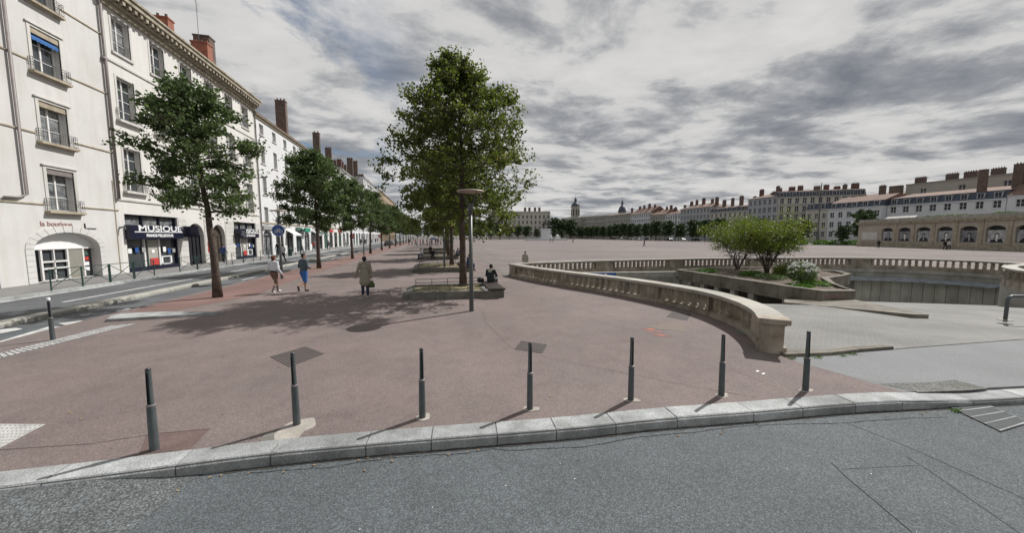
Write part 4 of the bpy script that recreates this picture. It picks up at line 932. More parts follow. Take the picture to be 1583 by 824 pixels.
# --- houses further down the street (left row)
def plain_house(name, label, y0, w, H, cols, rows, wall, kind, gf='arch', ww=1.25, near=False, D=14, h1=2., h2=2., mt='tile', sills=True, shutters=None, X=XF, rz=R(90), org=None, group=None, dorm=0, fm='frame', cat='building'):
    b = thing(name, label, cat, org or (X, y0, 0), rz, group)
    cs = [w*(k+.5)/cols for k in range(cols)]; ops = [(c-ww/2, c+ww/2, a, d) for c in cs for a, d in rows]; g_ = []
    rr = random.Random(int(w*10+H))
    if gf:
        k = 0
        for c in cs:
            ow = min(w/cols*.34, 1.35); g_.append((c-ow, c+ow, 0.02, 3.3))
    m = MB(); facade(m, w, 0, H, ops+g_, .28); shell(m, w, D, H)
    for i, o in enumerate(g_):
        if gf == 'arch' and i % 2 == 0: arch_fill(m, o[0], o[1], 2.5, 3.3, .28)
    m.obj('wall', M[wall], b)
    for u0, u1, z0, z1 in ops: window(b, u0, z0, u1-u0, z1-z0, .26, near, fm, rnd=rr, bars=1)
    if sills:
        sm = MB(); sm.box(0,ww+.3,-.10,0,0,.10); sme = sm.mesh('sill', M['stone_pale'] if near else M[wall])
        for u0, u1, z0, z1 in ops: link('sill', sme, b, (u0-.15, 0, z0-.11))
    for i, o in enumerate(g_):
        s = MB(); s.box(o[0],o[1],.24,.28,0.02,3.3); s.obj('shop_glass', M[['glass','glass_b','greendoor','glass'][rr.randrange(4)]], b)
        if near:
            s = MB(); s.box(o[0],o[0]+.07,.16,.24,.02,2.6); s.box(o[1]-.07,o[1],.16,.24,.02,2.6); s.box(o[0],o[1],.16,.24,2.5,2.6); s.box((o[0]+o[1])/2-.04,(o[0]+o[1])/2+.04,.16,.24,.02,2.5); s.obj('shop_frame', M[['frame','navy','greendoor'][rr.randrange(3)]], b)
            if rr.random() < .5: s = MB(); s.box(o[0]-.1,o[1]+.1,-.16,0,3.35,3.85); s.obj('shop_sign', M[['navy','greendoor','red','frame_grey'][rr.randrange(4)]], b)
            elif rr.random() < .6:
                s = MB(); s.add([(o[0]-.2,0,3.4),(o[1]+.2,0,3.4),(o[1]+.2,-1.1,2.75),(o[0]-.2,-1.1,2.75),(o[0]-.2,-1.1,2.55),(o[1]+.2,-1.1,2.55)], [(3,2,1,0),(4,5,2,3)]); s.obj('awning', M[['frame_grey','greendoor','frame'][rr.randrange(3)]], b)
    m = MB(); m.box(-.02,w+.02,-.32,.0,H-.22,H-.02); m.box(-.02,w+.02,-.14,0,H-.5,H-.22); m.box(-.01,w+.01,-.08,0,4.1,4.28); m.obj('cornice', M['stone'] if near else M[wall], b)
    roof(b, w, D, H, kind, h1, h2, mt)
    for k in range(dorm): dormer(b, w*(k+.5)/dorm, H+.25, 1.3, 1.35)
    return b
b3 = plain_house('white_house', 'white render house with a tall dark chimney slab beyond the music shop', 49.17, 22.0, 17.45, 6, [(3.95,6.2),(7.75,10.1),(11.65,13.8),(15.2,16.5)], 'stucco3', 'gable', near=True, ww=1.15, h2=1.5)
chimney(b3, 17.6, 3.2, .8, 1.5, 17, 24.9, 'chim', True); chimney(b3, 7.6, 2.2, .5, .5, 17, 18.7, 'chim'); chimney(b3, 20.2, 2.2, .5, .5, 17, 18.9, 'chim')
s = MB(); s.tube([(.1,-.1,17.3),(.1,-.1,.2)], .07, 8); s.obj('downpipe', M['zinc'], b3)
s = MB(); s.box(13.0,15.4,-.9,0,3.45,3.6); s.box(13.0,15.4,-.92,-.88,3.2,3.75); s.obj('green_canopy', mat('bright_green_sign', (.02,.26,.16), .5, 0), b3)
b4 = plain_house('white_house', 'white house with grey tiled roof and slim chimneys, fourth along the left row', 71.2, 18.6, 17.8, 5, [(4.2,6.4),(7.9,10.2),(11.6,13.7),(15.2,16.7)], 'stucco2', 'gable', near=True, ww=1.2, h2=2.8, mt='roofgrey')
chimney(b4, 14.0, 3.2, .8, 1.3, 18, 24.9, 'chim')
b5 = plain_house('white_house', 'white house with red and black chimneys, fifth along the left row', 89.85, 30.7, 18.6, 8, [(4.2,6.4),(8.0,10.3),(11.8,13.9),(15.6,17.2)], 'stucco3', 'gable', near=False, ww=1.3, h2=2.6, mt='roofgrey')
for u, w_, z, mm in ((5.2,1.8,24.0,'chim'),(11,.9,22.2,'chim'),(15.5,1.5,23.4,'chimred'),(18,1.3,23.2,'chimred'),(22,1.2,23.2,'chim'),(29,2.2,26.6,'chim')): chimney(b5, u, 3.4, .8, w_*.75, 18.5, z, mm)
b6 = plain_house('white_house', 'tall white house with closely set small windows, beyond the low roofs', 120.6, 34, 21.4, 11, [(4.5,6.9),(8.7,11.1),(12.8,15.0),(16.6,18.6),(19.4,20.7)], 'stucco3', 'gable', near=False, ww=1.4, h2=2.2, mt='roofgrey')
for u, z in ((7.5,27.6),(18,25),(30,24.6)): chimney(b6, u, 4, 1., 2.2, 21.4, z, 'chim')
b7 = plain_house('brown_house', 'brown stone house with regular windows far down the left row', 154.7, 70, 21.8, 19, [(4.5,7.),(8.8,11.2),(13,15.4),(17,19.2)], 'brownwall', 'gable', near=False, ww=1.5, h2=2.2, mt='tile')
for u in (8, 25, 44, 60): chimney(b7, u, 4, 2., .9, 21.4, 25, 'chim')
b8 = plain_house('grey_house', 'dark grey house at the very end of the left row', 224.8, 60, 21, 16, [(4.5,7.),(8.8,11.2),(13,15.4),(17,19.2)], 'far_grey', 'gable', near=False, ww=1.5, h2=3, mt='tile')

# --- right side of the square, seen across it: facades look to -X
RX = 140.
def right(name, label, ya, yb, H, cols, rows, wall, kind, **k):
    return plain_house(name, label, 0, abs(ya-yb)-.03, H, cols, rows, wall, kind, gf=None, org=(k.pop('X', RX), ya, 0), rz=R(-90), near=False, **k)
def rws(n, z0, step, h): return [(z0+i*step, z0+i*step+h) for i in range(n)]
r1 = right('domed_building', 'beige building below the grey dome at the far corner of the square', 262, 225.1, 18.6, 12, rws(5,2.2,3.4,2.1), 'far_beige', 'gable', h2=1.5, sills=False, ww=1.4)
r2 = right('red_roofed_house', 'white house with steep red roof, first right of the dome', 225, 202, 17.6, 9, rws(5,2.2,3.2,2.), 'far_white', 'gable', h2=4.6, sills=False, ww=1.3)
r3 = right('beige_house', 'lower beige house between two white houses across the square', 202, 187, 15.9, 6, rws(4,2.6,3.3,2.), 'far_beige', 'gable', h2=3.6, sills=False, ww=1.3)
r4 = right('pale_house', 'bluish white house with red roof next to the lower beige one', 187, 173.8, 15.5, 6, rws(4,2.4,3.3,2.1), 'far_white', 'gable', h2=2.5, sills=False, ww=1.2)
r5 = right('grey_corner_house', 'grey corner house with flat red roof and chimneys left of the shrubs', 173.7, 152, 17.6, 9, rws(5,2.2,3.15,2.), 'far_grey', 'hip', h2=2.6, ww=1.3)
r6 = right('cream_house', 'low cream house with dark mansard and white dormers above the shrubs', 151.9, 130.2, 14.3, 8, rws(4,2.2,3.1,2.), 'far_cream', 'mansard', h1=1.9, h2=1.2, dorm=8, ww=1.25)
r7 = right('grey_stone_house', 'grey stone house with brown roof between the cream house and the tall corner house', 130.1, 116.4, 18.9, 6, rws(5,2.2,3.4,2.2), 'far_grey', 'hip', h2=2.2, ww=1.3)
for b, us in ((r2,(3,8,14,20)),(r3,(3,9,13)),(r4,(2,10)),(r5,(2,6,11,17,20)),(r6,(3,8,13,20)),(r7,(1.5,9)),(r1,(30,))):
    Hh = {r1:18.6, r2:17.6, r3:15.9, r4:15.5, r5:17.6, r6:16.2, r7:18.9}[b]
    for i, u in enumerate(us): chimney(b, u, 5.5, 1.1 if i % 2 else 1.5, 1.0, Hh, Hh+(5.6 if b is r2 else 4.4)+(i % 3)*.5, 'chimred' if i % 2 == 0 and b not in (r6,) else 'chim')
# tall corner block facing the square
pA = Vector((140.2,116.2)); pB = Vector((163.2,100.5)); wA = (pB-pA).length
r8 = plain_house('tall_corner_house', 'tall cream corner house with a row of big chimneys behind the mast', 0, wA, 18.4, 11, rws(5,2.4,3.3,2.3), 'far_cream', 'mansard', gf=None, org=(140.2,116.2,0), rz=math.atan2(pB.y-pA.y, pB.x-pA.x), h1=2.2, h2=1.1, dorm=13, ww=1.35)
for z in (5.4, 8.7, 12., 15.3): s = MB(); s.box(0,wA,-.35,0,z-.1,z+.12); s.obj('balcony_band', M['far_cream'], r8)
for i, u in enumerate((1.3, 5.8, 8.9, 13.9, 17.2, 21.0, 22.8, 26.3)): chimney(r8, u, 4+(i%3)*.8, (1.5,2.0,1.6,1.9,1.5,1.8,1.1,2.1)[i], 1.2, 19, 22.5+(i*37%5)*.22, 'chimred' if i % 3 else 'chim')
r9 = right('white_mansard_house', 'low white house with blue mansard and hipped brown roof left of the pavilion', 95.8, 80.6, 12.0, 6, rws(3,2.2,3.3,1.9), 'far_white', 'mansard', h1=1.9, h2=2.2, dorm=5, ww=1.3, X=138)
s = plain_house('side_wing', 'pale wing with slate mansard squeezed before the tall corner house', 0, 7.5, 12.2, 3, rws(3,2.2,3.3,1.9), 'far_cream', 'mansard', gf=None, org=(138.0,103.4,0), rz=R(-90), h1=2.2, h2=.6, dorm=2, ww=1.2)
r10 = right('long_mansard_house', 'long white house with dark blue mansard storey and brown roof above the pavilion', 80.5, 57.2, 12.0, 8, rws(3,2.4,3.6,1.9), 'far_white', 'mansard', h1=2.1, h2=1.8, dorm=8, ww=1.4, D=22)
chimney(r10, 17.5, 3.5, 1.3, 1.3, 14, 20.2, 'chim', False); chimney(r10, 22.6, 5.5, 1.6, 1.4, 14, 20.8, 'chim', True)
r11 = right('white_end_house', 'white house with red roof cut by the right edge of the picture', 57.1, 25, 12.6, 8, rws(3,2.4,3.6,1.9), 'far_white', 'gable', h2=4., ww=1.4)
chimney(r11, 2., 5., 2., 1.4, 13, 19.6, 'chimred')
r12 = right('pale_block', 'tall pale windowless block rising behind the long mansard house', 88.5, 62, 20.4, 3, [(16.5,18.5)], 'far_beige', 'gable', h2=1.2, X=162, D=20, ww=1.5, mt='roofgrey')
for u in (1.5, 9, 13, 18.5, 24): chimney(r12, u, 4, 2.6, 1., 20.4, 22.8, 'chim')
r13 = right('brown_rear_house', 'brown chimney topped house behind the right end of the mansard house', 62, 36, 20.2, 5, [(15,17)], 'far_cream', 'gable', h2=1.4, X=163, D=20, ww=1.4)
for u in (1.5, 7, 12, 19): chimney(r13, u, 4, 2.2, 1.3, 20, 24.2, 'chimred' if u == 7 else 'chim')
r14 = right('ochre_gable_house', 'ochre gabled house with chimneys between the tall corner house and the pale block', 108, 88.6, 16.2, 4, [(12,14)], 'far_cream', 'gable', h2=2.4, X=158, D=18, ww=1.3)
chimney(r14, 13, 4, 1.5, 1.2, 17, 21, 'chim'); chimney(r14, 18, 2, 3.2, 1.4, 15, 20.2, 'chim', False)

# --- end of the square
pal = plain_house('palace', 'long pale palace front with chimneys closing the far left end of the square', 0, 50, 21.2, 15, rws(4,3.0,4.4,2.8), 'far_cream', 'hip', gf=None, org=(45.0,277.0,0), rz=R(-13.2), h2=1.2, ww=1.5, D=16, mt='roofgrey')
for u in (30, 33.5, 38, 41.5): chimney(pal, u, 3, 1.8, 1.2, 21, 25.2, 'chim')
s = MB(); s.box(0,50,-.25,0,21.2,22.0); s.obj('parapet', M['far_cream'], pal)
ang = R(-74.7)
hos = plain_house('hospital', 'long beige hospital wing running behind the bell tower', 0, 74, 19.4, 26, rws(4,3.4,4.1,2.3), 'far_beige', 'hip', gf=None, org=(125.7,324.9,0), rz=ang, h2=1.6, ww=1.4, D=14, mt='roofgrey')
tw = thing('bell_tower', 'octagonal stone bell tower with dark dome and spire on the skyline', 'tower', (128.6,296.5,0), ang)
m = MB(); m.box(-4.8,4.8,-4.8,4.8,0,18.2); m.box(-5.1,5.1,-5.1,5.1,18.2,18.8); m.obj('base', M['far_beige'], tw)
m = MB(); m.lathe((0,0,18.8), [(4.2,0),(4.2,.5),(3.75,.6),(3.75,9.2),(4.3,9.5),(4.3,10.1),(3.9,10.2)], 8); m.obj('shaft', M['far_beige'], tw)
for k in range(8):
    a = math.pi/8+k*math.pi/4+math.pi/8-math.pi/8; m = MB(); ux, uy = math.cos(a), math.sin(a); rr_ = 3.75*math.cos(math.pi/8)+.03
    m.bar((ux*rr_, uy*rr_, 20.6), (ux*rr_, uy*rr_, 26.4), 1.3, .3); m.obj('belfry_opening', M['black'], tw)
m = MB(); m.lathe((0,0,29.), [(3.9,0),(3.8,.8),(3.2,2.2),(2.2,3.3),(1.4,3.8)], 16); m.obj('dome', M['slate'], tw, smooth=True)
m = MB(); m.lathe((0,0,32.8), [(1.3,0),(1.2,.2),(1.1,2.1),(1.4,2.3),(1.3,2.6),(.9,3.3),(.25,4.0),(.12,4.4),(.08,8.)], 8); m.obj('lantern', M['slate'], tw)
dm = thing('domed_tower', 'grey domed drum with a pointed lantern left of the red roofed houses', 'dome', (157.5,266,0))
m = MB(); m.lathe((0,0,12), [(4.4,0),(4.4,9.2),(4.9,9.5),(4.9,10.1)], 16); m.obj('drum', M['far_beige'], dm)
m = MB(); m.lathe((0,0,22.1), [(4.6,0),(4.5,1.2),(3.8,3.3),(2.6,4.9),(1.3,5.8)], 16); m.obj('dome', M['slate'], dm, smooth=True)
m = MB(); m.lathe((0,0,27.8), [(1.2,0),(1.1,2.0),(1.5,2.2),(.9,3.4),(.2,4.4),(.05,8.)], 8); m.obj('lantern', M['slate'], dm)
for ch in dm.children: ch.scale = (.72,.72,1)
ha = plain_house('arcade_building', 'low pale arcade in front of the bell tower', 0, 22, 6.2, 9, [(1.0,4.6)], 'far_beige', 'hip', gf=None, org=(112,290,0), rz=R(-50), h2=.4, ww=1.3, D=8, sills=False, mt='roofgrey')

# --- equestrian monument (plain generic horse and rider)
mo = thing('monument', 'equestrian monument on a tall pale pedestal in the far square', 'statue', (61.4,181,0), R(-13))
m = MB(); m.box(-3.6,3.6,-2.2,2.2,0,.9); m.box(-3.1,3.1,-1.7,1.7,.9,1.6); m.box(-2.4,2.4,-1.3,1.3,1.6,5.9); m.box(-2.8,2.8,-1.6,1.6,5.9,6.4); m.obj('pedestal', M['far_white'], mo)
m = MB(); m.box(-11,11,-4.6,-4.2,0,1.1); m.box(-11,-10.6,-4.6,4.5,0,1.1); m.box(10.6,11,-4.6,4.5,0,1.1); m.obj('low_wall', M['far_white'], mo)
m = MB(); z = 6.4
m.capsule((-1.2,0,z+2.6),.75,(1.2,0,z+2.8),.7); m.capsule((1.3,0,z+3.),.5,(2.2,0,z+4.3),.3); m.capsule((2.2,0,z+4.4),.3,(2.9,0,z+3.9),.18); m.capsule((-1.8,0,z+2.9),.2,(-2.2,0,z+1.3),.12)
for x, y, x2 in ((-1.3,.35,-1.6),(-1.3,-.35,-1.),(1.2,.35,1.3)): m.capsule((x,y,z+2.3),.32,(x2,y,z+1.2),.17); m.capsule((x2,y,z+1.2),.17,(x2+.1,y,z+.08),.13)
m.capsule((1.2,-.35,z+2.4),.3,(2.2,-.35,z+2.1),.16); m.capsule((2.2,-.35,z+2.1),.16,(2.1,-.35,z+1.3),.12)
m.capsule((0,0,z+3.4),.42,(0,0,z+4.6),.46); m.capsule((0,0,z+5.3),.26,(0,0,z+5.4),.26); m.capsule((0,.5,z+4.6),.2,(.9,.6,z+4.2),.14); m.capsule((.9,.6,z+4.2),.13,(1.6,.5,z+4.6),.1); m.capsule((0,.6,z+3.3),.24,(.5,.75,z+2.2),.15); m.capsule((0,-.6,z+3.3),.24,(.5,-.75,z+2.2),.15)
o = m.obj('horse_and_rider', mat('dark_bronze', (.03,.035,.03), .5, .2, 2), mo, smooth=True); md = o.modifiers.new('r', 'REMESH'); md.mode = 'VOXEL'; md.voxel_size = .12; md.use_smooth_shade = True

# --- pavilion with arches and portrait posters
pa, pb_ = Vector(G(1325,380)), Vector(G(1578,388.6)); pdir = (pb_-pa).normalized(); prz = math.atan2(pdir.y, pdir.x); PWd = 52
pv = thing('pavilion', 'long stone pavilion with arched bays holding black and white portrait posters', 'pavilion', (*pa, 0), prz)
def pu(px):                                          # distance along the front for a bearing
    r = ray(px, 384); d = Vector((r[0], r[1])); det = pdir.x*(-d.y)+d.x*pdir.y; return (-pa.x*(-d.y)-d.x*pa.y+0*det)/det if False else ((-pa.x)*(-d.y)-(-pa.y)*(-d.x))/((pdir.x)*(-d.y)-(pdir.y)*(-d.x))
cen = [pu(x) for x in (369,398,429,463.5,501,542,583)] if False else [pu(1300+v/5.148) for v in (355,503,663,840,1032,1245,1460)]
sp_ = (cen[-1]-cen[0])/6; cen = [cen[0]+sp_*k for k in range(7)]+[cen[-1]+sp_*(k+1) for k in range(2)]; aw = sp_*.34; HP = 5.6
aops = [(c-aw, c+aw, 1.35, 4.35) for c in cen]
m = MB(); facade(m, PWd, 0, HP, aops, .55); shell(m, PWd, 9, HP)
for c in cen: arch_fill(m, c-aw, c+aw, 3.75, 4.35, .55)
m.obj('wall', M['stone_pale'] if False else mat('pavilion_stone', (.40,.36,.30), .9, .15, .5, .2, 8, streak=.2), pv)
m = MB(); m.box(-.3,PWd,-.35,0,HP-.35,HP+.0); m.box(-.45,PWd,-.5,.2,HP,HP+.25); m.box(-.2,PWd,-.15,0,0,.5); m.box(-.1,PWd,-.1,0,.5,1.1); m.obj('cornice', M['cornice'], pv)
m = MB(); m.box(-.2,PWd,.1,.3,HP+.25,HP+.9); m.obj('parapet', M['concrete_light'], pv)
for i in range(len(cen)-1):
    c = (cen[i]+cen[i+1])/2; m = MB(); m.box(c-.28,c+.28,-.12,0,1.1,HP-.36); m.obj('pilaster', M['stone'], pv)
m = MB(); m.box(1.2,cen[0]-aw-1.1,-.06,0,1.6,3.4); m.obj('blind_panel', M['stone_pale'], pv)
for i, c in enumerate(cen):
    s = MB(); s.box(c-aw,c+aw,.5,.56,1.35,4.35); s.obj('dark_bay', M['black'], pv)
    s = MB(); s.box(c-aw+.12,c+aw-.12,.2,.26,1.4,3.55); po = s.obj('poster', M[['poster_a','poster_b','poster_c'][i % 3]], pv)
    rr = random.Random(i*7+2); x = c+rr.uniform(-.15,.2); s = MB()
    def disc(cx, cz, rx_, rz_, y, mi): 
        n_ = 14; s.add([(cx+math.cos(2*math.pi*k/n_)*rx_, y, cz+math.sin(2*math.pi*k/n_)*rz_) for k in range(n_)], [tuple(reversed(range(n_)))], mi)
    hh = 2.65+rr.uniform(-.12,.1); s.add([(x-.95,.19,1.42),(x+.95,.19,1.42),(x+.75,.19,1.95),(x+.3,.19,2.3),(x-.3,.19,2.3),(x-.8,.19,1.9)], [(5,4,3,2,1,0)], 0)
    disc(x, hh+.08, .36, .46, .185, 0); disc(x+rr.uniform(-.05,.05), hh-.02, .24, .33, .18, 1)
    s.add([(x-.12,.183,1.6),(x+.12,.183,1.6),(x+.14,.183,2.3),(x-.14,.183,2.3)], [(3,2,1,0)], 1)
    if i % 2: s.add([(x-.8,.182,1.7+.3),(x-.75,.182,1.62+.3),(x+.5,.182,2.05),(x+.45,.182,2.2)], [(3,2,1,0)], 1)
    s.obj('portrait_print', [M['black'], M['frame_grey'] if i % 4 in (0,2) else M['frame']], po)
m = MB(); m.add([(4.5,1,HP+.3),(12,1,HP+.3),(11,3.2,HP+1.5),(3.8,3.2,HP+1.5)], [(0,1,2,3),(3,2,1,0)]); m.obj('roof_light', M['frame'], pv)

# ------------------------------------------------------------------ trees
def leaf_mesh(name, pts, size, m, seed=0, up=.35, aspect=.36):
    rng = np.random.default_rng(seed); n = len(pts); P = np.asarray(pts)
    d = rng.normal(size=(n, 3)); d[:, 2] -= up; d /= np.linalg.norm(d, axis=1)[:, None]
    q = rng.normal(size=(n, 3)); s = np.cross(d, q); s /= np.linalg.norm(s, axis=1)[:, None]; nn = np.cross(d, s)
    L_ = (size*rng.uniform(.65, 1.35, n))[:, None]
    a = P-d*L_*.5; c = P+d*L_*.5; b_ = P+s*L_*aspect+nn*L_*.10; e = P-s*L_*aspect+nn*L_*.10
    V = np.stack([a, b_, c, e], 1).reshape(-1, 3); me = bpy.data.meshes.new(name)
    me.vertices.add(4*n); me.vertices.foreach_set('co', V.ravel().astype(np.float32)); me.loops.add(4*n); me.loops.foreach_set('vertex_index', np.arange(4*n, dtype=np.int32))
    me.polygons.add(n); me.polygons.foreach_set('loop_start', np.arange(0, 4*n, 4, dtype=np.int32)); me.polygons.foreach_set('loop_total', np.full(n, 4, dtype=np.int32))
    me.materials.append(m); me.update(calc_edges=True); me.validate(); return me
def tree_meshes(seed, H, zc0, prof, trunk_r, nb, per, leaf, lm, lean=(0,0), spread=.34, trunk_frac=.92, droop=.15, extra=3):
    """prof(t): crown radius at relative height t of the crown; returns trunk mesh and crown mesh"""
    rr = random.Random(seed); tb = MB(); n = 9
    ax = []
    for i in range(n+1):
        t = i/n; ax.append(Vector((lean[0]*t*t+rr.uniform(-.03,.03)*(i > 2)*H/9, lean[1]*t*t+rr.uniform(-.03,.03)*(i > 2)*H/9, H*trunk_frac*t)))
    rad = [trunk_r*(1.25 if i == 0 else 1)*(1-.9*(i/n)**1.15) for i in range(n+1)]; tb.tube(ax, rad, 10)
    def axis(z): k = min(n-1, max(0, int(z/(H*trunk_frac)*n))); f_ = z/(H*trunk_frac)*n-k; return ax[k].lerp(ax[k+1], min(1, f_))
    segs = []; g_ = 2.39996; rng = np.random.default_rng(seed)
    for i in range(nb):
        t = (i+.5)/nb; t = t**.85; z0_ = zc0-.15+(H*trunk_frac-zc0)*t*.96; a = i*g_+rr.uniform(-.4,.4); r = prof(t)*rr.uniform(.62,1.0)
        base = axis(z0_); rise = r*(.18+.75*t)*rr.uniform(.6,1.2); P = []; rad = Vector((math.cos(a), math.sin(a), 0))
        for k in range(5):
            s = k/4; P.append(base+Vector((math.cos(a+.15*s)*r*s, math.sin(a+.15*s)*r*s, rise*s-droop*r*s*s))+Vector((rr.uniform(-.06,.06),)*3)*s*r*.6)
        tb.tube(P, [max(.012, trunk_r*.34*(1-t*.6)*(1-.85*k/4)) for k in range(5)], 5, caps=False)
        for k in range(1, 5):
            for _ in range(2+(k >= 2)+extra*(k >= 3)):
                b0_ = P[k].lerp(P[k-1], rr.random()); v = (rad*rr.uniform(.2,1.0)+Vector((rr.gauss(0,.75), rr.gauss(0,.75), rr.gauss(.30+.4*t,.45)))).normalized()*rr.uniform(.4,.95)*max(.55, min(1.1, r*.36))
                q = b0_+v*.55+Vector((0,0,.03)); e = b0_+v; tb.tube([b0_, q, e], [.016,.011,.005], 3, caps=False); segs.append((b0_, e, 1.))
                for _ in range(2):
                    w = (v.normalized()*.7+Vector((rr.gauss(0,.6), rr.gauss(0,.6), rr.gauss(.15,.45)))).normalized()*rr.uniform(.22,.5); f0 = b0_.lerp(e, rr.uniform(.4,1)); segs.append((f0, f0+w, .55)); tb.tube([f0, f0+w], [.006,.003], 3, caps=False)
    cl = []
    for a_, e_, w_ in segs:
        k = max(3, int(per*w_*rng.uniform(.45,1.35))); u = rng.uniform(.25,1.05,k)[:,None]; A = np.array(a_)[None]; E_ = np.array(e_)[None]; sp = spread*rng.uniform(.7,1.25)
        cl.append(A+(E_-A)*u+rng.normal(size=(k,3))*np.array([sp, sp, sp*.7]))
    pts = np.concatenate(cl)
    return tb.mesh('trunk', M['trunk'], True), leaf_mesh('crown', pts, leaf, lm, seed)
def oval(r, lo=.55, top=.12, mid=.38):
    def f_(t):
        if t < mid: return r*(lo+(1-lo)*math.sin(math.pi/2*t/mid))
        return r*(top+(1-top)*math.cos(math.pi/2*(t-mid)/(1-mid))**.8)
    return f_
def plant(name, label, cat, tm, loc, rz=0, sc=1., group=None, sz=None):
    t = thing(name, label, cat, loc, rz, group); a = link('trunk', tm[0], t); b_ = link('crown', tm[1], t)
    t.scale = (sc, sc, sz or sc); return t
V1 = tree_meshes(11, 9.0, 3.5, oval(2.35,.85,.10,.3), .15, 32, 16, .125, M['leafA'], (-.7,0), .10)
V2 = tree_meshes(23, 9.1, 3.1, oval(2.8,.75,.12,.35), .15, 36, 25, .15, M['leafA'], (-.1,0), .14)
V3 = tree_meshes(37, 9.3, 3.3, oval(2.6,.75,.15,.4), .14, 34, 25, .15, M['leafA'], (.1,.2), .14)
BIG = tree_meshes(5, 10.3, 2.95, lambda t: 4.0*(.95 if t < .42 else .13+.82*(1-(t-.42)/.58)**.85), .155, 60, 21, .12, M['leafB'], (-.1,0), .10, .95, .40)
BG2 = tree_meshes(6, 9.6, 3.0, oval(2.9,.72,.15,.36), .16, 40, 24, .16, M['leafB'], (.1,0), .16, .93, .3)
tys = [16.63, 29.87, 41.6, 53.2, 64.8, 76.5, 88.2, 99.9, 111.6, 123.3, 135, 147, 160, 174]
ords = ['first','second','third','fourth','fifth','sixth','seventh','eighth','ninth','tenth','eleventh','twelfth','thirteenth','fourteenth']
for i, y in enumerate(tys):
    lb = ('dark green street tree nearest the camera, standing on the red strip before the music shop' if i == 0 else f'{ords[i]} street tree of the left row counted from the nearest')
    x = -8.62+.012*(y-16)*.5
    plant('street_tree', lb, 'tree', (V1, V2, V3)[i % 3], (x, y, 0), [0, 1.2, 2.6, 4., .7, 5., 3.][i % 7], [1., 1.02, .97, 1.05, .95][i % 5], 'street trees of the left row')
# dirt round the first trunks
for i, y in enumerate(tys[:4]): blob('tree_pit', -8.62, y, .42, .4, .012, M['drygrass'] if i == 1 else M['brickred'], prom, i)

# ------------------------------------------------------------------ stone planters with big trees along the promenade
def tree_planter(x0, x1, y0, y1, label, hz=.30, bench=True, rail=True, near=False, lowx=.35):
    t = thing('tree_planter', label, 'planter', ((x0+x1)/2, (y0+y1)/2, 0)); ox, oy = (x0+x1)/2, (y0+y1)/2
    def put(m, nme, mt, par=t): o = m.obj(nme, M[mt], par); o.location = (-ox, -oy, 0); return o
    m = MB(); m.prism([(x0,y0+.32),(x1,y0),(x1,y1),(x0,y1)], 0, .03); 
    w = .28
    for q in ([(x0,y0+.32),(x1,y0),(x1,y0+w),(x0,y0+.32+w)], [(x0,y1-w),(x1,y1-w),(x1,y1),(x0,y1)]):
        m = MB(); m.prism(q, -.02, hz); put(m, 'side_wall', 'planterstone')
    m = MB(); m.prism([(x1-w,y0+w),(x1,y0+w-.003),(x1,y1-w),(x1-w,y1-w)], -.02, hz-.002); put(m, 'end_wall', 'planterstone')
    m = MB(); a, b_, c, d = (x0-lowx, y0+.30), (x0, y0+.32), (x0, y1), (x0-lowx, y1); m.add([(*a,-.02),(*b_,-.02),(*c,-.02),(*d,-.02),(*a,hz*.62),(*b_,hz),(*c,hz),(*d,hz*.62)], [(4,5,6,7),(0,1,5,4),(1,2,6,5),(2,3,7,6),(3,0,4,7)]); put(m, 'end_block', 'planterstone')
    m = MB(); m.prism([(x0,y0+.32+w),(x1-w,y0+w),(x1-w,y1-w),(x0,y1-w)], 0, hz-.05); put(m, 'bed', 'drygrass')
    if rail:
        for yy0, yy1 in ((y0+.42, y0+.12), (y1-.14, y1-.14)):
            for zz in (hz+.10, hz+.27): m = MB(); m.bar((x0+.04,yy0,zz),(x1-.75,yy1+.06,zz), .025, .025); put(m, 'rail_bar', 'iron')
            for k in range(5): u = k/4; x_ = x0+.04+(x1-.79-x0)*u; y_ = yy0+(yy1+.06-yy0)*u; m = MB(); m.bar((x_,y_,hz-.02),(x_,y_,hz+.28), .028, .028); put(m, 'rail_post', 'iron')
    if bench:
        bt_ = thing('bench', 'slatted bench top fixed on the '+label.split(' ')[0]+' tree planter\'s right end', 'bench', (x1-.3, oy, 0))
        for k in range(7): m = MB(); x_ = -.30+k*.10; m.bar((x_, y0-oy-.12, hz+.09),(x_+.02, y1-oy-.1, hz+.09), .062, .045); m.obj('slat', M['slatwood'], bt_)
        for yy in (y0-oy+.15, y1-oy-.3, 0): m = MB(); m.box(-.3,.38,yy-.03,yy+.03,hz-.001,hz+.066); m.obj('support', M['iron'], bt_)
        if near: m = MB(); m.box(-.52,-.355,y0-oy+.0,y0-oy+1.0,hz+.0,hz+.05); m.obj('end_plate', M['steel'], bt_)
    return t
pt0 = G(716,440,.3)
tree_planter(-.72, 2.92, 13.85, 16.45, 'nearest large tree planter with low rails and bare soil', .30, near=True)
plant('planter_tree', 'tall broad oak rising from the nearest stone planter in the middle', 'tree', BIG, (pt0[0], pt0[1], .2), .6)
pys = [27.3, 39.6, 51.5, 63.5, 75.5, 87.5, 100, 113, 126]
for i, y in enumerate(pys):
    if i < 4: tree_planter(-.9, 2.75+.2*i, y-2.9 if i == 0 else y-1.6, y+1.5, ords[i+1]+' tree planter of the promenade counted from the nearest', .34 if i < 2 else .36, bench=(i < 2), rail=i < 2)
    plant('planter_tree', f'{ords[i+1]} tree of the planter row, behind the tall broad oak', 'tree', BG2 if i % 2 == 0 else BIG, (1.55+.03*(y-26), y, .2), 1.1*i+.4, .97 if i % 2 else 1.0, 'trees in the stone planters')
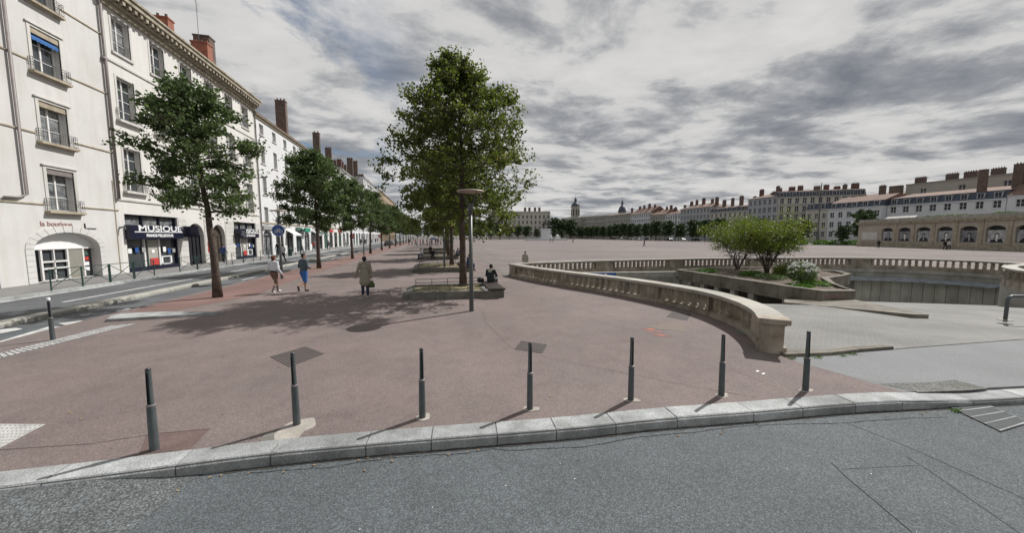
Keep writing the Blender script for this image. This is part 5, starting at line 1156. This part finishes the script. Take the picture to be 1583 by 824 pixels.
# far trees
FV = [tree_meshes(50+k, 9.5, 2.3, oval(3.3,.75,.25,.35), .17, 24, 9, .42, M['leafD'], (0,0), .26, .9, extra=1) for k in range(3)]
def far_tree(i, x, y, s, g, lb): plant('plane_tree', lb, 'tree', FV[i % 3], (x, y, 0), i*1.7, s, g, s*random.uniform(.92,1.08))
k = 0; ORD2 = ['fifteenth','sixteenth','seventeenth','eighteenth','nineteenth','twentieth']
for i in range(20): k += 1; y = 112+i*8.4; far_tree(k, 117+random.uniform(-1,1), y, random.uniform(.95,1.12), 'trees along the right side of the square', f'{(ords+ORD2)[i]} tree from the right in the front row before the houses across the square')
for i in range(14): k += 1; y = 118+i*12; far_tree(k, 125+random.uniform(-1.5,1.5), y, random.uniform(.95,1.1), 'trees along the right side of the square', f'{(ords+ORD2)[i]} tree from the right in the back row before the houses across the square')
for i, (x, y, s, lb) in enumerate([(112,84,.78,'dark round tree just right of the lighting mast'),(119,73,.9,'broad tree behind the left corner of the pavilion'),(126,77.5,1.13,'taller tree rising above the others left of the pavilion'),(113,92,.8,'dark tree behind the right shrub by the mast'),(122,97,.85,'mid green tree between the right shrub and the mast'),(118,104,.9,'dark green tree above the gap of the two shrubs'),(110.5,72.6,.62,'small tree touching the left corner of the pavilion')]): k += 1; far_tree(k, x, y, s, None, lb)
for i in range(13): k += 1; far_tree(k, 18+i*6.2, 252-i*1.4+random.uniform(-2,2), random.uniform(1.0,1.18) if i < 9 else .8, 'trees before the palace at the end of the square', f'{ords[i]} dark tree from the left before the pale palace')
for i in range(9): k += 1; far_tree(k, -8+i*6.5, 225+random.uniform(-4,4), random.uniform(1.0,1.2), 'trees at the far end of the promenade', f'{ords[i]} dark tree from the left closing the far end of the promenade')
for i, (x, y) in enumerate([(96,262),(101,258),(106,252),(112,268),(104,266)]): k += 1; far_tree(k, x, y, 1.7, 'trees between the palace and the bell tower', f'{ords[i]} dark tree from the left between the palace and the bell tower')
# hedges and parterre far right
def bush_mesh(seed, r, h, n, leaf, m, flat=.7):
    rng = np.random.default_rng(seed); p = rng.normal(size=(n,3)); p /= np.linalg.norm(p, axis=1)[:,None]; p *= (rng.uniform(.35,1,n)**.5)[:,None]*np.array([r,r,h*.55]); p[:,2] = np.abs(p[:,2]+h*.3); p += rng.normal(size=(n,3))*.06*r
    return leaf_mesh('foliage', p, leaf, m, seed)
HB = bush_mesh(3, 2.2, 1.6, 700, .35, M['leafE'])
for i, (x, y) in enumerate([(104,79),(106.5,75),(108,72),(110,69.5),(101,86),(103,82.5)]): tag(link('hedge_bush', HB, None, (x,y,0), i), f'{ords[i]} low green bush in the bed between the mast and the pavilion', 'bush', 'bushes by the pavilion')
for i, u in enumerate((14.5, 16.8, 18.6, 20.6, 26.5, 28.2, 33, 35, 41)):
    x, y = pa+pdir*u; nrm = Vector((-pdir.y, pdir.x)); q = Vector((x, y))+nrm*2.2
    if (q-Vector((0,0))).length < Vector((x,y)).length: q = Vector((x, y))-nrm*2.2
    o = tag(link('roof_bush', HB, None, (q.x, q.y, HP+.3), i*1.3), f'{ords[i]} green bush from the left on the pavilion roof terrace', 'bush', 'bushes on the pavilion terrace'); o.scale = (.5,.5,.62)

# ------------------------------------------------------------------ shrubs and flowers in the raised planter
def shrub(seed, H, r, stems, m, nleaf, leaf):
    rr = random.Random(seed); tb = MB(); tips = []
    for s in range(stems):
        a = 2*math.pi*s/stems+rr.uniform(-.4,.4); P = []; out = r*rr.uniform(.35,.75); hh = H*rr.uniform(.72,.9)
        for k in range(7): t = k/6; P.append(Vector((math.cos(a)*(.08+out*t**1.3), math.sin(a)*(.08+out*t**1.3), hh*t))+Vector((rr.uniform(-.05,.05), rr.uniform(-.05,.05), 0))*(k > 0))
        tb.tube(P, [.034*(1-.7*k/6) for k in range(7)], 6, caps=False)
        for k in range(2, 7):
            for _ in range(5):
                v = Vector((rr.gauss(0,1), rr.gauss(0,1), rr.gauss(.5,.5))).normalized()*rr.uniform(.35,.75)*(H/3.2); q = P[k]+v; tb.tube([P[k], P[k]+v*.5, q], [.018,.012,.005], 4, caps=False)
                for _ in range(3): w = v*.4+Vector((rr.gauss(0,.28), rr.gauss(0,.28), rr.gauss(.05,.22))); tips.append(q+w); tb.tube([q, q+w], [.006,.003], 3, caps=False)
    rng = np.random.default_rng(seed); T = np.array([tuple(t) for t in tips if t.z > H*.45]); k = nleaf//len(T); pts = np.repeat(T, k, 0)+rng.normal(size=(len(T)*k, 3))*np.array([.19,.19,.14]); return tb.mesh('stems', M['trunk'], True), leaf_mesh('foliage', pts, leaf, m, seed, 0.)
def shrub_obj(lb, sm, loc, rz, name='shrub'):
    t = thing(name, lb, 'shrub', loc, rz); link('stems', sm[0], t); link('foliage', sm[1], t); return t
shrub_obj('yellowish multi-stemmed shrub on the left of the raised planter', shrub(3, 3.35, 2.3, 8, M['leafC'], 9000, .095), (22.0,21.0,.1), 0)
shrub_obj('fuller bright green multi-stemmed shrub on the right of the raised planter', shrub(8, 3.3, 2.35, 11, M['leafC'], 14000, .095), (21.4,18.2,.1), 1.)
def bush(lb, seed, r, h, n, leaf, m, loc, cat='plant', name='plant'):
    o = link(name, bush_mesh(seed, r, h, n, leaf, m), None, loc); return tag(o, lb, cat)
bush('silvery grey bush at the back right of the raised planter', 21, 1.15, .95, 5200, .085, M['leafF'], (22.8,17.5,.08))
bush('dull olive tuft left of the silvery bush in the raised planter', 22, .8, .8, 2200, .08, M['leafC'], (21.6,16.9,.08))
bush('bright green low clump near the planter\'s front corner', 24, .55, .28, 1500, .06, M['leafE'], (18.6,13.2,.08))
bush('second bright green clump along the planter\'s right parapet', 25, .5, .25, 1200, .06, M['leafE'], (19.3,14.3,.08))
bush('flat green clump by the front parapet near the graffiti', 26, .5, .18, 1000, .06, M['leafE'], (17.3,12.9,.08))
bush('dark green low mound at the foot of the left shrub', 27, .75, .3, 1800, .07, M['leafE'], (19.4,17.4,.08))
bush('small green clump at the far left tip of the raised planter', 28, .7, .2, 1300, .07, M['leafE'], (18.4,19.9,.08))
bush('dark green mound before the right shrub stems', 29, .8, .28, 1800, .07, M['leafA'], (18.9,15.9,.08))
fl = thing('flower_bush', 'white flowering bush near the front corner of the raised planter', 'shrub', (18.6,13.9,.06))
mm_ = MB()
for k in range(7): a = k*.9; mm_.tube([(0,0,0),(math.cos(a)*.12,math.sin(a)*.12,.4),(math.cos(a)*.35,math.sin(a)*.35,.85)], [.018,.012,.006], 5)
mm_.obj('stems', M['trunk'], fl); link('foliage', bush_mesh(31, .62, 1.05, 1900, .08, M['leafA']), fl, (0,0,.25))
rng = np.random.default_rng(5); p = rng.normal(size=(60,3)); p /= np.linalg.norm(p,axis=1)[:,None]; p[:,2] = np.abs(p[:,2]); p = p*np.array([.58,.58,.5])+np.array([.0,0,.68]); q = np.repeat(p, 16, 0)+rng.normal(size=(960,3))*.035
o = link('blossoms', leaf_mesh('blossoms', q, .055, M['petal'], 4), fl); tag(o, kind='stuff')
# weeds along the ramp edge and gutter
def weeds(pts, name, lb):
    rng = np.random.default_rng(9); P = np.concatenate([np.array([[x, y, z+.02]])+rng.normal(size=(70,3))*np.array([.05,.03,.008]) for x, y, z in pts]); return tag(link(name, leaf_mesh(name, P, .022, M['leafE'], 3), None), lb, 'weeds', kind='stuff')
weeds([(7.6,5.45,0),(7.85,5.42,0),(8.5,5.38,0),(8.8,5.4,0),(7.75,3.40,-.12),(7.25,5.5,0)], 'weeds', 'small green weeds growing along the raised ramp edge')

# ------------------------------------------------------------------ people
HAIR = {'brown': cloth('brown_hair', (.05,.022,.012)), 'black': cloth('black_hair', (.012,.010,.009)), 'grey': cloth('dark_cap', (.02,.02,.024)), 'red': cloth('reddish_hair', (.10,.03,.015))}
def remesh(o, v):
    md = o.modifiers.new('remesh', 'REMESH'); md.mode = 'VOXEL'; md.voxel_size = v; md.use_smooth_shade = True
    sm = o.modifiers.new('smooth', 'SMOOTH'); sm.iterations = 2; sm.factor = .5; return o
def person(label, loc, rz, J, wear, hair='black', hairlen=0, voxel=.012, scale=1., head_turn=0., hand_curl=.6):
    """J: joints (x right, y forward, z up) for a 1.70 m figure; wear: list of (name, material, shapes)"""
    t = thing('person', label, 'person', loc, rz); t.scale = (scale,)*3; V = lambda k: Vector(J[k])
    m = MB(); hd = V('head'); m.capsule(V('neck')-Vector((0,0,.03)), .055, V('neck')+Vector((0,.01,.07)), .05)
    m.capsule(hd+Vector((0,0,-.035)), .072, hd+Vector((0,-.005,.035)), .088, 12, .92, 1.12); m.capsule(hd+Vector((0,.045,-.08)), .042, hd+Vector((0,.04,-.04)), .06)
    fw = Matrix.Rotation(head_turn, 3, 'Z')
    def hp_(x, y, z): return hd+fw@Vector((x, y, z))
    m.capsule(hp_(0,.092,-.03), .016, hp_(0,.085,.01), .010, 8)                        # nose
    for s in (-1, 1):
        m.capsule(hp_(s*.082,0,-.02), .018, hp_(s*.084,-.004,.015), .020, 8)               # ears
        m.capsule(hp_(s*.03,.083,.012), .012, hp_(s*.035,.083,.012), .012, 8)
    m.capsule(hp_(-.018,.087,-.058), .010, hp_(.018,.087,-.058), .010, 8)
    m.capsule(V('pelvis'), .13, V('chest'), .14, 12, 1.15, .72); m.capsule(V('chest'), .12, V('neck')-Vector((0,0,.06)), .08)
    for s, S_ in ((-1,'l'), (1,'r')):
        m.capsule(V('neck')-Vector((0,0,.05)), .06, V('sh'+S_), .052); m.capsule(V('sh'+S_), .05, V('el'+S_), .038); m.capsule(V('el'+S_), .037, V('wr'+S_), .026)
        w = V('wr'+S_); d = (w-V('el'+S_)).normalized(); sidev = Vector((0,1,0)) if abs(d.y) < .8 else Vector((0,0,1)); sidev = (sidev-d*sidev.dot(d)).normalized(); inn = d.cross(sidev)*s
        m.capsule(w+d*.02, .026, w+d*.075, .030, 8)
        for k in range(4):
            o_ = w+d*.085+sidev*(k-1.5)*-.017; ln = (.062,.072,.068,.052)[k]; c1 = (d+inn*hand_curl*.5).normalized(); c2 = (d+inn*hand_curl*1.4).normalized(); m.tube([o_-d*.02, o_+c1*ln*.5, o_+c1*ln*.5+c2*ln*.5], [.0095,.009,.007], 6)
        o_ = w+d*.03+sidev*.022; m.tube([o_, o_+(sidev*.7+d+inn*.3).normalized()*.035, o_+(sidev*.4+d+inn*.5).normalized()*.06], [.011,.010,.008], 6)
        m.capsule(V('hip'+S_), .085, V('kn'+S_), .055); m.capsule(V('kn'+S_), .052, V('kn'+S_).lerp(V('an'+S_), .35)+Vector((0,-.012,0)), .055); m.capsule(V('kn'+S_).lerp(V('an'+S_), .3), .052, V('an'+S_), .034)
        m.capsule(V('an'+S_)-Vector((0,0,.02)), .035, V('toe'+S_), .03)
    remesh(m.obj('body', M['skin'], t, smooth=True), voxel)
    h = MB(); h.capsule(hp_(0,-.022,.015), .088, hp_(0,-.015,.050), .092, 12, .98, 1.1); 
    if hairlen: h.capsule(hp_(0,-.05,.02), .085, hp_(0,-.055,-.03-hairlen), .065)
    remesh(h.obj('hair', HAIR[hair], t, smooth=True), voxel)
    for nme, mt_, shapes in wear:
        c = MB()
        for sh in shapes:
            a, ra, b_, rb = sh[:4]; sx_, sy_ = (sh[4], sh[5]) if len(sh) > 4 else (1, 1)
            A = V(a) if isinstance(a, str) else Vector(a); B_ = V(b_) if isinstance(b_, str) else Vector(b_); c.capsule(A, ra, B_, rb, 12, sx_, sy_)
        remesh(c.obj(nme, mt_, t, smooth=True), voxel)
    return t
def add(a, b): return tuple(x+y for x, y in zip(a, b))
def stride(la=.28, ra=-.22, armsw=.12, lift=.0, bend=(.0,.1)):
    J = dict(pelvis=(0,0,.93), chest=(0,.02,1.27), neck=(0,.02,1.46), head=(0,.045,1.60), shl=(-.19,.01,1.40), shr=(.19,.01,1.40))
    J['hipl'] = (-.09,0,.90); J['hipr'] = (.09,0,.90); J['knl'] = (-.10,la*.62+.06,.49); J['anl'] = (-.10,la,.08); J['toel'] = (-.10,la+.14,.035)
    J['knr'] = (.10,ra*.25+.06,.47); J['anr'] = (.10,ra,.11+lift); J['toer'] = (.10,ra+.12,.035+lift*.4)
    J['ell'] = (-.24,-armsw*.7,1.12); J['wrl'] = (-.25,-armsw*.2+.05,.88); J['elr'] = (.24,armsw*.3-.03,1.12); J['wrr'] = (.25,armsw+.10,.90); return J
def trousers(r0=.105, r1=.072, r2=.055, full=True, top='pelvis'):
    L_ = [('pelvis', .135, (0,0,.99), .128, 1.2, .82)]
    for s in 'lr': L_ += [('hip'+s, r0, 'kn'+s, r1)]+([('kn'+s, r1, 'an'+s, r2)] if full else [])
    return L_
def shoes(): return [(('an'+s), .042, ('toe'+s), .040) for s in 'lr']
def top(r=.145, sl=.062, sw=.045, hem=(0,0,.98), sleeve=True):
    L_ = [(hem, r*.96, 'chest', r, 1.22, .80), ('chest', r*.95, (0,.015,1.40), .10, 1.25, .8), ((0,.01,1.42), .08, 'shl', .065), ((0,.01,1.42), .08, 'shr', .065)]
    for s in 'lr': L_ += [('sh'+s, sl, 'el'+s, (sl+sw)/2)]+([('el'+s, (sl+sw)/2, 'wr'+s, sw)] if sleeve else [])
    return L_
HD = 0.
# walker in a white jacket
p = G(425,453); J = stride(.27,-.22,.05); J['ell'] = (-.25,.0,1.12); J['wrl'] = (-.24,.16,1.0)
person('person in a white jacket and brown shorts walking away left of the cycle sign', (*p,0), R(-24), J,
  [('jacket', cloth('white_jacket', (.62,.64,.68)), top(.155,.072,.055,(0,0,1.08))), ('waistband', cloth('dark_waistband', (.03,.03,.04)), [((0,0,1.0), .138, (0,0,1.04), .14, 1.18, .82)]),
   ('shorts', cloth('brown_shorts', (.16,.10,.075)), trousers(.10,.078,.05,False)), ('leggings', cloth('grey_leggings', (.15,.125,.12)), [('knl',.06,'anl',.043),('knr',.06,'anr',.043)]), ('shoes', cloth('white_trainers', (.7,.7,.7)), shoes())], 'red', .02, scale=.97)
# man in blue shorts
p = G(471,452); J = stride(.12,-.42,.0,.16); J['knr'] = (.10,-.03,.50); J['anr'] = (.10,-.36,.30); J['toer'] = (.10,-.33,.14); J['ell'] = (-.25,-.02,1.13); J['wrl'] = (-.16,.17,1.06); J['elr'] = (.25,.0,1.13); J['wrr'] = (.15,.2,1.08)
person('person in a teal grey sweater and blue shorts striding away with one foot lifted', (*p,0), R(-36), J,
  [('sweater', cloth('teal_grey_sweater', (.07,.095,.11)), top(.152,.066,.05,(0,0,.96))), ('shorts', cloth('blue_shorts', (.035,.13,.36)), trousers(.112,.09,.05,False)), ('shoes', cloth('dark_trainers', (.02,.022,.028)), shoes())], 'black', 0, scale=1.02, head_turn=-.6)
# woman in trench coat
p = G(565,457); J = stride(.13,-.10,.0); J['ell'] = (-.27,-.02,1.13); J['wrl'] = (-.37,.02,.86); J['elr'] = (.25,.0,1.13); J['wrr'] = (.25,.03,.82)
w = person('person in a beige trench coat and dark cap walking with a green handbag', (*p,0), R(8), J,
  [('coat', cloth('beige_trench_coat', (.27,.245,.19)), top(.15,.072,.058,(0,0,1.0))+[((0,0,1.04), .15, (0,-.01,.60), .205, 1.15, .85)]), ('trousers', cloth('navy_trousers', (.02,.025,.06)), trousers(.09,.075,.06)), ('shoes', cloth('brown_shoes', (.16,.07,.03)), shoes())], 'grey', .01, scale=.97)
hb_ = thing('handbag', 'green handbag held in the right hand of the beige coated person', 'bag', (p[0]+.25*.97, p[1]+.06, .50), R(8))
m = MB(); m.tube([(0,-.05,-.16),(0,-.05,.0),(0,-.02,.12)], [.13,.14,.06], 10, 0, 1, .5); m.obj('bag_body', cloth('olive_bag', (.075,.09,.035)), hb_, smooth=True)
m = MB(); m.tube([(-.08,-.03,.08),(-.05,.0,.22),(0,.01,.26),(.05,.0,.22),(.08,-.03,.08)], .010, 6); m.obj('handle', cloth('pale_strap', (.3,.3,.27)), hb_)
# person behind the tip of the balustrade
p = G(812,419.5); J = stride(.06,-.04,.0)
person('person in a pale coat standing behind the far tip of the balustrade', (*p,0), R(150), J,
  [('coat', cloth('pale_coat', (.36,.33,.28)), top(.15,.07,.055,(0,0,1.0))+[((0,0,1.04), .15, (0,0,.68), .19, 1.1, .8)]), ('trousers', cloth('black_trousers', (.015,.015,.018)), trousers(.085,.07,.055)), ('shoes', cloth('black_shoes', (.01,.01,.01)), shoes())], 'black', .02, voxel=.02, scale=.84)
# seated figures
def seated(h=.40, fwd=.42, lean=.10, hands=(.22,.52)):
    b = h; J = dict(pelvis=(0,0,b+.10), chest=(0,lean*.7,b+.42), neck=(0,lean*1.4,b+.60), head=(0,lean*2.0,b+.73), shl=(-.19,lean*1.2,b+.55), shr=(.19,lean*1.2,b+.55))
    J['hipl'] = (-.09,.0,b+.09); J['hipr'] = (.09,.0,b+.09); J['knl'] = (-.13,fwd,b+.12); J['knr'] = (.13,fwd,b+.10); J['anl'] = (-.13,fwd+.06,.09); J['anr'] = (.12,fwd+.02,.09); J['toel'] = (-.14,fwd+.2,.035); J['toer'] = (.14,fwd+.16,.035)
    J['ell'] = (-.27,lean+.08,b+.30); J['elr'] = (.27,lean+.08,b+.30); J['wrl'] = (-.10,hands[0]+.1,b+.22); J['wrr'] = (.10,hands[0]+.12,b+.24); return J
def s_top(r, b, lean): return [((0,0,b+.12), r, 'chest', r, 1.2, .85), ('chest', r*.95, (0,lean*1.2,b+.55), .11, 1.3, .85), ((0,lean*1.2,b+.56), .08, 'shl', .068), ((0,lean*1.2,b+.56), .08, 'shr', .068)]+[x for s in 'lr' for x in (('sh'+s,.068,'el'+s,.058),('el'+s,.056,'wr'+s,.042))]
SC = .97
def sit(label, loc, rz, b, lean, tc, pc, hair='black', voxel=.014, hood=None, sc=.97):
    J = seated(b, .42, lean); wr = [('jacket', tc, s_top(.155, b, lean)), ('trousers', pc, [('pelvis',.125,(0,0,b+.14),.12,1.2,.9)]+[x for s in 'lr' for x in (('hip'+s,.095,'kn'+s,.072),('kn'+s,.07,'an'+s,.052))]), ('shoes', cloth('dark_shoes', (.012,.012,.014)), shoes())]
    if hood: wr.append(('hood', hood, [((-.07,lean*1.2-.09,b+.60), .05, (.07,lean*1.2-.09,b+.60), .05), ((-.05,lean*1.2-.11,b+.52), .045, (.05,lean*1.2-.11,b+.52), .045)]))
    return person(label, loc, rz, J, wr, hair, 0, voxel, sc)
NAVYJ = cloth('dark_jacket', (.018,.028,.032)); JEAN = cloth('blue_jeans', (.04,.07,.15)); DK = cloth('charcoal_trousers', (.02,.022,.028))
sit('person in a dark jacket with a pale hood sitting on the nearest bench, back turned', (2.67, 15.75, 0), R(-35), .42, .05, NAVYJ, DK, 'black', hood=cloth('pale_hood', (.42,.40,.34)))
m = MB(); m.capsule((0,0,.12), .13, (.12,.02,.10), .11, 10, 1, .8); m.capsule((.02,0,.2), .07, (.1,.02,.2), .06); o = remesh(m.obj('black_bag', M['black'], None, (2.20,15.95,.38), .2, True), .02); tag(o, 'black bag lying on the bench left of the hooded person', 'bag')
sit('person in a blue jacket and jeans sitting sideways on the second tree planter', (2.62, 24.9, 0), R(-60), .44, .06, cloth('blue_jacket', (.03,.06,.14)), JEAN, 'brown', voxel=.02)
# far figures share bodies: one continuous mesh each, coloured by height
def far_person_mesh(seed, seatedp=False):
    J = seated(.42) if seatedp else stride(.2,-.18,.1); V = lambda k: Vector(J[k]); parts = [MB(), MB(), MB(), MB()]
    b, t_, l_, h_ = parts; hd = V('head'); b.capsule(V('neck'), .055, hd, .09); h_.capsule(hd+Vector((0,-.02,.03)), .095, hd+Vector((0,-.02,.06)), .09)
    t_.capsule(V('pelvis'), .14, V('chest'), .15, 10, 1.2, .85); t_.capsule(V('chest'), .14, V('neck')-Vector((0,0,.06)), .08)
    for s in 'lr':
        t_.capsule(V('neck')-Vector((0,0,.05)), .07, V('sh'+s), .06, 8); t_.capsule(V('sh'+s), .06, V('el'+s), .05, 8); t_.capsule(V('el'+s), .05, V('wr'+s), .04, 8); b.capsule(V('wr'+s), .032, V('wr'+s)+Vector((0,.03,-.1)), .028, 8)
        l_.capsule(V('hip'+s), .1, V('kn'+s), .07, 8); l_.capsule(V('kn'+s), .07, V('an'+s), .05, 8); h_.capsule(V('an'+s)-Vector((0,0,.03)), .045, V('toe'+s), .04, 8)
    return parts
def far_person(label, loc, rz, tops, legs, hair='black', seatedp=False, sc=1., group=None):
    t = thing('person', label, 'person', loc, rz, group); t.scale = (sc,)*3
    if seatedp not in FP:
        b, t_, l_, h_ = far_person_mesh(0, seatedp); FP[seatedp] = [x.mesh(n_, M['skin'], True) for x, n_ in ((b,'body'),(t_,'jacket'),(l_,'trousers'),(h_,'hair_and_shoes'))]
    for me, mt_, n_ in zip(FP[seatedp], (M['skin'], tops, legs, HAIR[hair]), ('body','jacket','trousers','hair')):
        k = (me.name, mt_.name)
        if k not in FPM: c = me.copy(); c.materials.clear(); c.materials.append(mt_); FPM[k] = c
        link(n_, FPM[k], t)
    return t
FP, FPM = {}, {}
CL = {'black': cloth('black_coat', (.012,.012,.016)), 'white': cloth('white_shirt', (.6,.6,.6)), 'grey': cloth('grey_top', (.12,.12,.13)), 'blue': cloth('blue_top', (.04,.08,.2)), 'red': cloth('red_top', (.3,.05,.04)), 'violet': cloth('violet_top', (.2,.13,.22)), 'jean': JEAN, 'dark': DK}
for lb, px, rz, a, b_, st in [
  ('lone person in black crossing the open square', (996,381), 40, 'black','dark',0), ('person in dark clothes right of the monument, left of a pair', (855,374.2), 90,'black','dark',0),
  ('person in dark clothes right of the monument, right of a pair', (851,374.0), 80,'dark','black',0), ('person in a violet top strolling in the middle of the square', (886,375.2), 20,'violet','dark',0),
  ('person in black walking before the first arch of the pavilion', (1358,383.2), -60,'black','black',0), ('person in black leaning forward before the fourth pavilion arch', (1460,386), 150,'black','dark',0),
  ('person in a pale top beside the fourth pavilion arch', (1466,386), 150,'white','dark',0), ('person in a grey white shirt before the fifth pavilion arch', (1497,385.5), 0,'white','grey',0),
  ('person in black crouched before the sixth pavilion arch', (1518,384.8), 0,'black','black',0), ('person in black at the right edge before the pavilion', (1581,388.6), 100,'black','dark',0)]:
    far_person(lb, (*G(*px),0), R(rz), CL[a], CL[b_])
for lb, x, y, rz, a, b_ in [('pedestrian in a pale top crossing the street between the trees', -14.2, 38.6, 60,'white','dark'), ('person in black standing at the green door beyond the cycle sign', -19.0, 51.2, 200,'black','black'),
  ('person in dark red beside the one in black at the green door', -19.1, 50.4, 180,'black','dark'), ('person in dark blue by the red panel of the dark arches', -19.6, 39.2, 0,'blue','dark')]:
    far_person(lb, (x,y,0), R(rz), CL[a], CL[b_])
rr = random.Random(12); names = ['black','grey','blue','white','red','dark']
desc = {'black':'black','grey':'grey','blue':'blue','white':'white','red':'red','dark':'charcoal'}
ords2 = ords+['fifteenth','sixteenth']
for i in range(16):
    x = -5.5+i*.75+rr.uniform(-.2,.2); y = 96+rr.uniform(-4,4); a = names[rr.randrange(6)]
    far_person(f'{ords2[i]} far stroller from the left at the promenade end, in {desc[a]}', (x,y,0), rr.uniform(0,6), CL[a], CL[['dark','jean','black'][i % 3]], group='strollers at the far end of the promenade')
for i in range(12):
    y = 56+i*7+rr.uniform(0,4); a = names[rr.randrange(6)]; far_person(f'{ords[i]} nearest pedestrian before the far shops, in {desc[a]}', (-18.6+rr.uniform(-.6,.6),y,0), rr.uniform(0,6), CL[a], CL['dark'], group='pedestrians on the far pavement')
for lb, x, y, rz, a, b_ in [('seated person in white on the left side of the third planter', -.85, 39.0, 80,'white','jean'), ('seated person in black beside the one in white on the third planter', .2, 37.8, 180,'black','dark'), ('seated person in dark grey right of the trunks on the third planter', 2.75, 38.2, -80,'grey','dark'),
   ('seated person in blue on the right end of the third planter', 3.1, 39.6, -100,'blue','jean'), ('seated person in black on the fourth planter', .0, 49.8, 180,'black','dark'), ('seated person in white on the fourth planter right side', 2.9, 50.6, -90,'white','dark')]:
    far_person(lb, (x,y,0), R(rz), CL[a], CL[b_], seatedp=True, sc=.95)

# ------------------------------------------------------------------ cars and small street things
def car_mesh_parts():
    body = bmesh.new(); prof = [(-2.1,.32),(-2.12,.62),(-2.0,.82),(-1.75,.92),(-1.0,1.36),(-.5,1.47),(.45,1.46),(1.0,.98),(1.95,.82),(2.12,.62),(2.1,.32)]
    m = MB(); k = len(prof); ys = [(-.80,.0,.9),(-.84,1.,1.),(.84,1.,1.),(.80,.0,.9)]
    vs = [];
    for s in (-1, 1):
        for x, z in prof: vs.append((x, s*(.84 if z < .95 else .66), z))
    m.add(vs, [tuple(range(k)), tuple(range(2*k-1, k-1, -1))]+[(i, k+i, k+(i+1)%k, (i+1)%k) for i in range(k)])
    g = MB()
    for s in (-1, 1): y = s*.76; g.add([(-1.45,s*.83,.96),(.85,s*.83,.98),(.42,s*.685,1.40),(-.95,s*.685,1.33)], [(0,1,2,3),(3,2,1,0)])
    g.add([(.98,-.72,1.02),(.98,.72,1.02),(.50,.6,1.43),(.50,-.6,1.43)], [(0,1,2,3)]); g.add([(-1.70,.72,.98),(-1.70,-.72,.98),(-1.06,-.6,1.36),(-1.06,.6,1.36)], [(0,1,2,3)])
    w = MB(); w.tube([(0,-.1,0),(0,.1,0)], .31, 16); r = MB(); r.tube([(0,-.11,0),(0,.11,0)], .18, 12)
    return m, g, w, r
cm = car_mesh_parts(); bodies = {}
def car(label, loc, rz, col, cn):
    t = thing('parked_car', label, 'car', loc, rz)
    if cn not in bodies: bodies[cn] = cm[0].mesh('body', mat(cn, col, .25, 0, spec=.6)); 
    link('body', bodies[cn], t); link('windows', CW[0], t)
    for x in (-1.3, 1.3):
        for y in (-.8, .8): wh = link('wheel', CW[1], t, (x, y, .31)); link('rim', CW[2], wh)
    for y in (-.6, .6):
        link('headlight', CW[3], t, (2.1, y, .66)); link('tail_light', CW[4], t, (-2.08, y, .72))
hl = MB(); hl.box(-.02,.03,-.14,.14,-.07,.07)
CW = [cm[1].mesh('windows', M['glass']), cm[2].mesh('wheel', M['black']), cm[3].mesh('rim', M['steel']), hl.mesh('headlight', M['white']), hl.mesh('tail_light', M['red'])]
for lb, x, y, a, col, cn in [('dark grey car parked beyond the left tree row', -10.9, 98, 90, (.03,.03,.035),'dark_grey_paint'), ('silver car parked behind the dark grey one', -10.9, 106, 90, (.3,.3,.32),'silver_paint'), ('black car parked third in the line along the strip', -10.9, 114, 90, (.01,.01,.012),'black_paint'),
   ('white van-like car far at the end of the promenade', 8, 212, 10, (.6,.6,.6),'white_paint_car'), ('pale car standing at the far end before the trees', 24, 236, 0, (.6,.6,.6),'white_paint_car'), ('blue car far at the end of the promenade', 2, 208, 15, (.05,.1,.3),'blue_paint')]:
    car(lb, (x, y, -.12 if x < -10 else 0), R(a), col, cn)
for i in range(12):
    cn, col = [('dark_grey_paint',(.03,.03,.035)),('silver_paint',(.3,.3,.32)),('black_paint',(.01,.01,.012)),('white_paint_car',(.6,.6,.6))][i % 4]
    c_ = car(['dark grey','silver','black','white'][i % 4]+' car parked below the tree row across the square, '+ords[i]+' from the left', (121, 215-i*9.5, 0), R(90), col, cn)
# low walls and benches before the trees across the square
for i in range(9): o = thing('stone_bench', ords[i]+' low pale bench in the line before the trees across the square', 'bench', (111, 205-i*12, 0), R(90)); m = MB(); m.box(-1.6,1.6,-.3,.3,.35,.5); m.obj('seat', M['concrete_light'], o); [ (lambda q: q.obj('support', M['concrete_light'], o))(MBX) for MBX in ()]; 
for o in [x for x in C.objects if x.name.startswith('stone_bench')]:
    for x in (-1.3, 1.3): m = MB(); m.box(x-.2,x+.2,-.25,.25,0,.352); m.obj('support', M['concrete_light'], o)
# round blue disc mast on the street and small road signs among the left trees
for lb, x, y, mm_ in [('small round red sign on a thin post beyond the third tree', -9.3, 46, 'red'), ('round red and white sign on a thin post further down the left row', -9.3, 70, 'red')]:
    t = thing('road_sign', lb, 'road sign', (x, y, 0)); m = MB(); m.lathe((0,0,0), [(.03,0),(.03,2.7)], 8); m.obj('post', M['steel'], t); m = MB(); m.tube([(0,-.05,2.5),(0,-.03,2.5)], .3, 18); m.obj('disc', M[mm_], t)
    m = MB(); m.box(-.2,.2,-.062,-.052,2.45,2.55); m.obj('white_bar', M['white'], t)
# small dark utility cover on the cycle lane and waste bin near the barriers
t = thing('litter_bin', 'dark green litter bin at the end of the barriers before the second house', 'bin', (-17.2, 48.9, 0)); m = MB(); m.lathe((0,0,0), [(.2,0),(.22,.05),(.24,.85),(.2,.9)], 12); m.obj('bin_body', M['green'], t); m = MB(); m.lathe((0,0,.9), [(.25,0),(.25,.06),(.1,.1)], 12); m.obj('lid', M['iron'], t)
